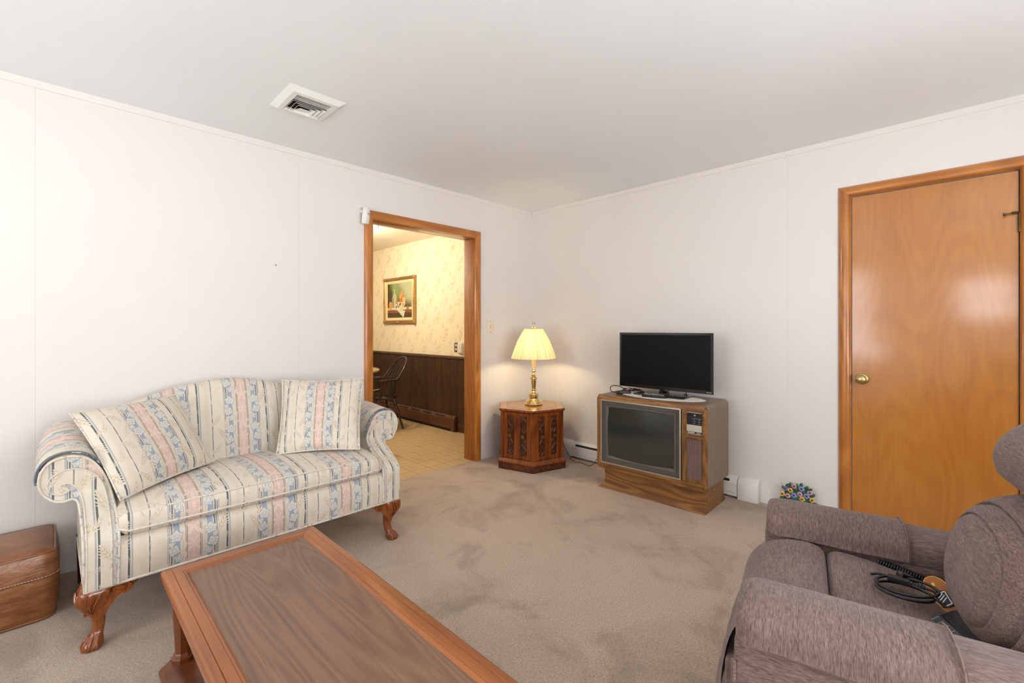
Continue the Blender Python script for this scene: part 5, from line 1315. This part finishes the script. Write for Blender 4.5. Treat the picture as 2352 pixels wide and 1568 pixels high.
paint('painted_mug', [(-.10, -.135), (-.05, -.135), (-.045, -.06), (-.09, -.045), (-.105, -.07)], 'D9CFB6'); paint('painted_rose', ovp(-.078, -.09, .016, .022), 'A4553A')
paint('painted_cloth', [(-.15, -.105), (-.05, -.112), (.09, -.145), (.15, -.14), (.11, -.236), (.095, -.235), (-.01, -.16), (-.07, -.128)], 'CFCDB0')
for k in range(6): paint('painted_grape', ovp(.19 + .018 * (k % 3) + .006 * (k // 3), -.118 + .018 * (k // 3), .010, .010, 0, 12), 'B59A5A' if k % 2 else '8A6C3C')
# electric outlet and a white plug-in device
t = thing('wall_outlet', 'dark plated double outlet on the kitchen wallpaper', 'outlet', (KX, 1.108, 1.004))
mk('plate', B().box(-.006, 0, -.034, .034, -.056, .056), plain('dark_outlet_plate', c('4A4236'), .35), t, bev=.002)
for z in (-.024, .024):
    s0 = mk('socket', B().loft([[(-d, .015 * cos(a) * 1.1, z + .017 * sin(a)) for a in [2 * pi * k / 20 for k in range(20)]] for d in (.005, .0085)]), M_ivory, t, sm=30)
    mk('slots', B().box(-.0088, -.008, -.007, -.005, z - .004, z + .006).box(-.0088, -.008, .005, .007, z - .004, z + .006), M_dark, s0)
t = thing('wall_device', 'white plastic wall box beside the kitchen outlet', 'wall device', (KX, 1.018, .997))
mk('housing', B().loft([[(-d, y * s, z * s) for y, z in ((-.036, -.06), (.036, -.06), (.04, -.05), (.04, .05), (.03, .064), (-.03, .064), (-.04, .05), (-.04, -.05))] for d, s in ((0, 1.0), (.024, 1.0), (.032, .88))]), M_white, t, sm=40)
mk('backplate', B().box(-.006, 0, -.048, .048, -.068, .066), M_ivory, t, bev=.002)
# brown baseboard heater
t = thing('baseboard_heater', 'brown baseboard heater along the dark kitchen wainscot', 'heater', (KX, 2.2, 0))
q0 = KX - .008
b = B().prism([(0, .03), (0, .178), (.014, .180), (.030, .172), (.046, .150), (.052, .135), (.054, .03)], lambda a, z, q: (q0 - a, q, z), 1.135, KF - .02)
mk('cover', b, M_brownk, t, world=True, sm=25)
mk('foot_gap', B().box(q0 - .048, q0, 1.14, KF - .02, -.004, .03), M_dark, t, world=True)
mk('end_cap', B().prism([(0, -.002), (0, .184), (.016, .186), (.034, .177), (.050, .154), (.057, .136), (.058, -.002)], lambda a, z, q: (q0 - a, q, z), 1.082, 1.137), M_brownk, t, world=True, bev=.003)
yy = 1.28
while yy < KF - .3:
    p0, p1 = V((q0 - .0335, 0, .1695)), V((q0 - .0445, 0, .1545)); e = (p1 - p0).normalized(); no = V((-abs(e.z), 0, abs(e.x)))
    mk('slot', B().loft([[p0 + no * s + V((0, yy, 0)), p1 + no * s + V((0, yy, 0)), p1 + no * s + V((0, yy + .19, 0)), p0 + no * s + V((0, yy + .19, 0))] for s in (-.002, .0026)]), M_dark, t, world=True); yy += .275
# windsor armchair
def turned(b, p0, p1, prof, n=12):
    p0, p1 = V(p0), V(p1); d = (p1 - p0); L0 = d.length; d.normalize(); a = d.orthogonal().normalized(); e = d.cross(a); rg = []
    for u, r in prof: rg.append([p0 + d * (u * L0) + (a * cos(2 * pi * j / n) + e * sin(2 * pi * j / n)) * r for j in range(n)])
    return b.loft(rg)
LEGP = [(0, .010), (.12, .012), (.22, .019), (.25, .021), (.27, .014), (.29, .020), (.31, .014), (.40, .019), (.50, .020), (.58, .014), (.60, .018), (.62, .013), (.80, .015), (1, .012)]
LEGP = [(0, .012), (.10, .016), (.22, .020), (.30, .013), (.33, .019), (.36, .013), (.42, .019), (.55, .021), (.62, .014), (.65, .018), (.68, .013), (.74, .017), (1, .011)]
def make_windsor(label, loc, rz):
    t = thing('windsor_chair', label, 'chair', loc, rz, 'dark windsor chairs in the kitchen')
    def so(s, z): return [(.225 * s * cos(a) * (1 - .12 * sin(a)), .215 * s * sin(a) * (1 if sin(a) > 0 else .98), z) for a in [2 * pi * k / 40 for k in range(40)]]
    mk('seat', B().loft([so(.86, .405), so(.97, .415), so(1.0, .428), so(.98, .440), so(.92, .443), so(.75, .434), so(.3, .428)]), M_windsor, t, sm=50)
    for sx in (-1, 1):
        for yy, sp_ in ((.13, .07), (-.12, -.10)):
            b = B(); turned(b, (sx * .13, yy, .412), (sx * .205, yy + sp_ * 1.1, 0), LEGP); mk('leg', b, M_windsor, t, sm=60)
    b = B()
    STP = [(0, .008), (.3, .010), (.42, .014), (.5, .017), (.58, .014), (.7, .010), (1, .008)]
    for sx in (-1, 1): turned(b, (sx * .170, .175, .195), (sx * .170, -.180, .195), STP)
    turned(b, (-.17, 0, .195), (.17, 0, .195), STP); mk('stretcher', b, M_windsor, t, sm=60)
    # arm rail bent round the back
    rail = [(-.27, .16), (-.262, .06), (-.245, -.04), (-.20, -.14), (-.12, -.205), (0, -.228), (.12, -.205), (.20, -.14), (.245, -.04), (.262, .06), (.27, .16)]
    rp_ = [(x, y, .655 - .02 * max(0, -y)) for x, y in rail]; pth = spl(rp_, 6)
    rg = []; k = len(pth)
    for i, p in enumerate(pth):
        tg = (pth[min(i + 1, k - 1)] - pth[max(i - 1, 0)]).normalized(); n_ = V((-tg.y, tg.x, 0)); w = .022 if 6 < i < k - 7 else .030
        rg.append([p + n_ * w + V((0, 0, -.009)), p + n_ * w + V((0, 0, .009)), p - n_ * w + V((0, 0, .009)), p - n_ * w + V((0, 0, -.009))])
    mk('arm_rail', B().loft(rg), M_windsor, t, sm=40, bev=.004)
    for sx in (-1, 1):
        b = B(); turned(b, (sx * .195, .09, .43), (sx * .262, .10, .648), [(0, .010), (.15, .016), (.3, .020), (.45, .012), (.5, .018), (.55, .012), (.75, .017), (1, .010)]); mk('arm_post', b, M_windsor, t, sm=60)
    bow = []
    for k in range(33):
        a = pi * k / 32; bow.append((.212 * cos(a) * (1 + .10 * sin(a)), -.135 - .085 * abs(sin(a)) ** .6 - .125 * sin(a), .655 + .275 * sin(a) ** .85))
    mk('bow', B().tube(bow, .0125, 10), M_windsor, t, sm=60)
    def bowz(x):
        best = min(bow, key=lambda p: abs(p[0] - x)); return best
    for k in range(7):
        x = -.15 + .05 * k; f = abs(x) / .15
        p = bowz(x * 1.15); b = B().tube([(x * .82, -.165 + .05 * f * f, .435), (x, -.21 + .055 * f * f, .655), (p[0], p[1], p[2])], [.008, .007, .005], 8); mk('spindle', b, M_windsor, t, sm=60)
    for sx in (-1, 1):
        for yy in (-.10, -.03, .035):
            xx = table([(-.14, .20), (-.04, .245), (.06, .262)], yy); b = B().tube([(sx * xx * .82, yy * .9, .435), (sx * xx, yy, .652)], .0068, 8); mk('spindle', b, M_windsor, t, sm=60)
    t.scale = (.90, .90, .935)
    return t
make_windsor('dark windsor armchair seen whole by the kitchen wainscot', (-.70, 1.875, -.004), 84)
make_windsor('dark windsor chair half hidden behind the kitchen door casing', (-1.495, 1.075, -.004), -45)
t = thing('kitchen_table', 'round wood kitchen table between the dark windsor chairs', 'table', (-1.20, 2.03, -.004))
mk('tabletop', B().lathe([(.001, .715), (.48, .715), (.498, .722), (.502, .735), (.496, .746), (.48, .75), (.001, .75)], n=72), M_ktable, t, sm=30)
mk('pedestal', B().lathe([(.001, .1), (.075, .10), (.08, .2), (.06, .26), (.055, .5), (.075, .58), (.05, .64), (.12, .715), (.001, .715)], n=32), M_windsor, t, sm=40)
for k in range(4):
    a = pi / 4 + pi / 2 * k; mk('foot', B().tube([(.05 * cos(a), .05 * sin(a), .17), (.2 * cos(a), .2 * sin(a), .12), (.36 * cos(a), .36 * sin(a), .026)], [.035, .03, .024], 10), M_windsor, t, sm=60)
# flush ceiling lamp
t = thing('ceiling_lamp', 'round flush glass lamp on the kitchen ceiling', 'ceiling lamp', (-1.35, 1.75, KC))
mk('pan', B().lathe([(.001, -.012), (.15, -.012), (.155, 0), (.001, 0)], n=40), M_white, t)
mk('glass_dome', B().lathe([(.14, -.012), (.138, -.035), (.11, -.07), (.06, -.09), (.001, -.095)], n=40, cap=False), mat('opal_glass', lambda: pb((1, .95, .85), .3, emit=(1.0, .80, .50), estr=6.0)), t, sm=60)
# ------------------------------------------------------------------ light and camera
def area(name, loc, rot, sx, sy, power, col):
    l = bpy.data.lights.new(name, 'AREA'); l.shape = 'RECTANGLE'; l.size = sx; l.size_y = sy; l.energy = power; l.color = col
    o = bpy.data.objects.new(name, l); COL.objects.link(o); o.location = loc; o.rotation_euler = rot; return o
DAY = (.925, .965, 1.0)
area('window_daylight', (RX - .30, (WC[0] + WC[1]) / 2, (WC[2] + WC[3]) / 2), (0, radians(-122), 0), WC[3] - WC[2] + .3, WC[1] - WC[0] + .3, P_SIDE, DAY)  # daylight for the added side window, tipped up to brighten the ceiling
area('window_daylight', (RX - .16, (WB[0] + WB[1]) / 2, (WB[2] + WB[3]) / 2), (0, radians(-90), 0), WB[3] - WB[2], WB[1] - WB[0], P_BACK, DAY)
area('window_daylight', ((WF[0] + WF[1]) / 2, RY - .30, (WF[2] + WF[3]) / 2), (radians(127), 0, 0), WF[1] - WF[0] + .3, WF[3] - WF[2] + .3, P_FRONT, DAY)
def point(name, loc, power, col, r):
    l = bpy.data.lights.new(name, 'POINT'); l.energy = power; l.color = col; l.shadow_soft_size = r
    o = bpy.data.objects.new(name, l); COL.objects.link(o); o.location = loc; return o
point('table_lamp_light', (LX, LY, HZ + zc + .165), P_LAMP, (1.0, .83, .50), .035)
point('kitchen_light', (-1.35, 1.75, KC - .20), P_KIT, (1.0, .89, .70), .08)
wd = bpy.data.worlds.new('sky'); S.world = wd; wd.use_nodes = True; T = wd.node_tree
bg = [n for n in T.nodes if n.type == 'BACKGROUND'][0]; bg.inputs[0].default_value = (.75, .87, 1.0, 1); bg.inputs[1].default_value = 1.2
cam = bpy.data.cameras.new('camera'); cam.sensor_width = 36.0; cam.lens = 36.0 * 1045.3 / 2352; cam.shift_y = -(784 - 753.12) / 2352; cam.clip_start = .02
co = bpy.data.objects.new('camera', cam); COL.objects.link(co); co.location = (-3.5376, -3.2179, 1.235)
co.rotation_euler = (radians(90), 0, radians(44.8157 - 90)); S.camera = co
S.view_settings.view_transform = 'Standard'; S.view_settings.look = 'None'; S.view_settings.gamma = 1.0; S.view_settings.use_curve_mapping = False
S.view_settings.exposure = EXPO
S.cycles.use_denoising = True
S.cycles.max_bounces = 8; S.cycles.diffuse_bounces = 4; S.cycles.glossy_bounces = 3; S.cycles.transmission_bounces = 4
S.cycles.caustics_reflective = False; S.cycles.caustics_refractive = False
S.cycles.use_adaptive_sampling = True; S.cycles.adaptive_threshold = .10; S.cycles.adaptive_min_samples = 12
S.cycles.sample_clamp_indirect = 6.0
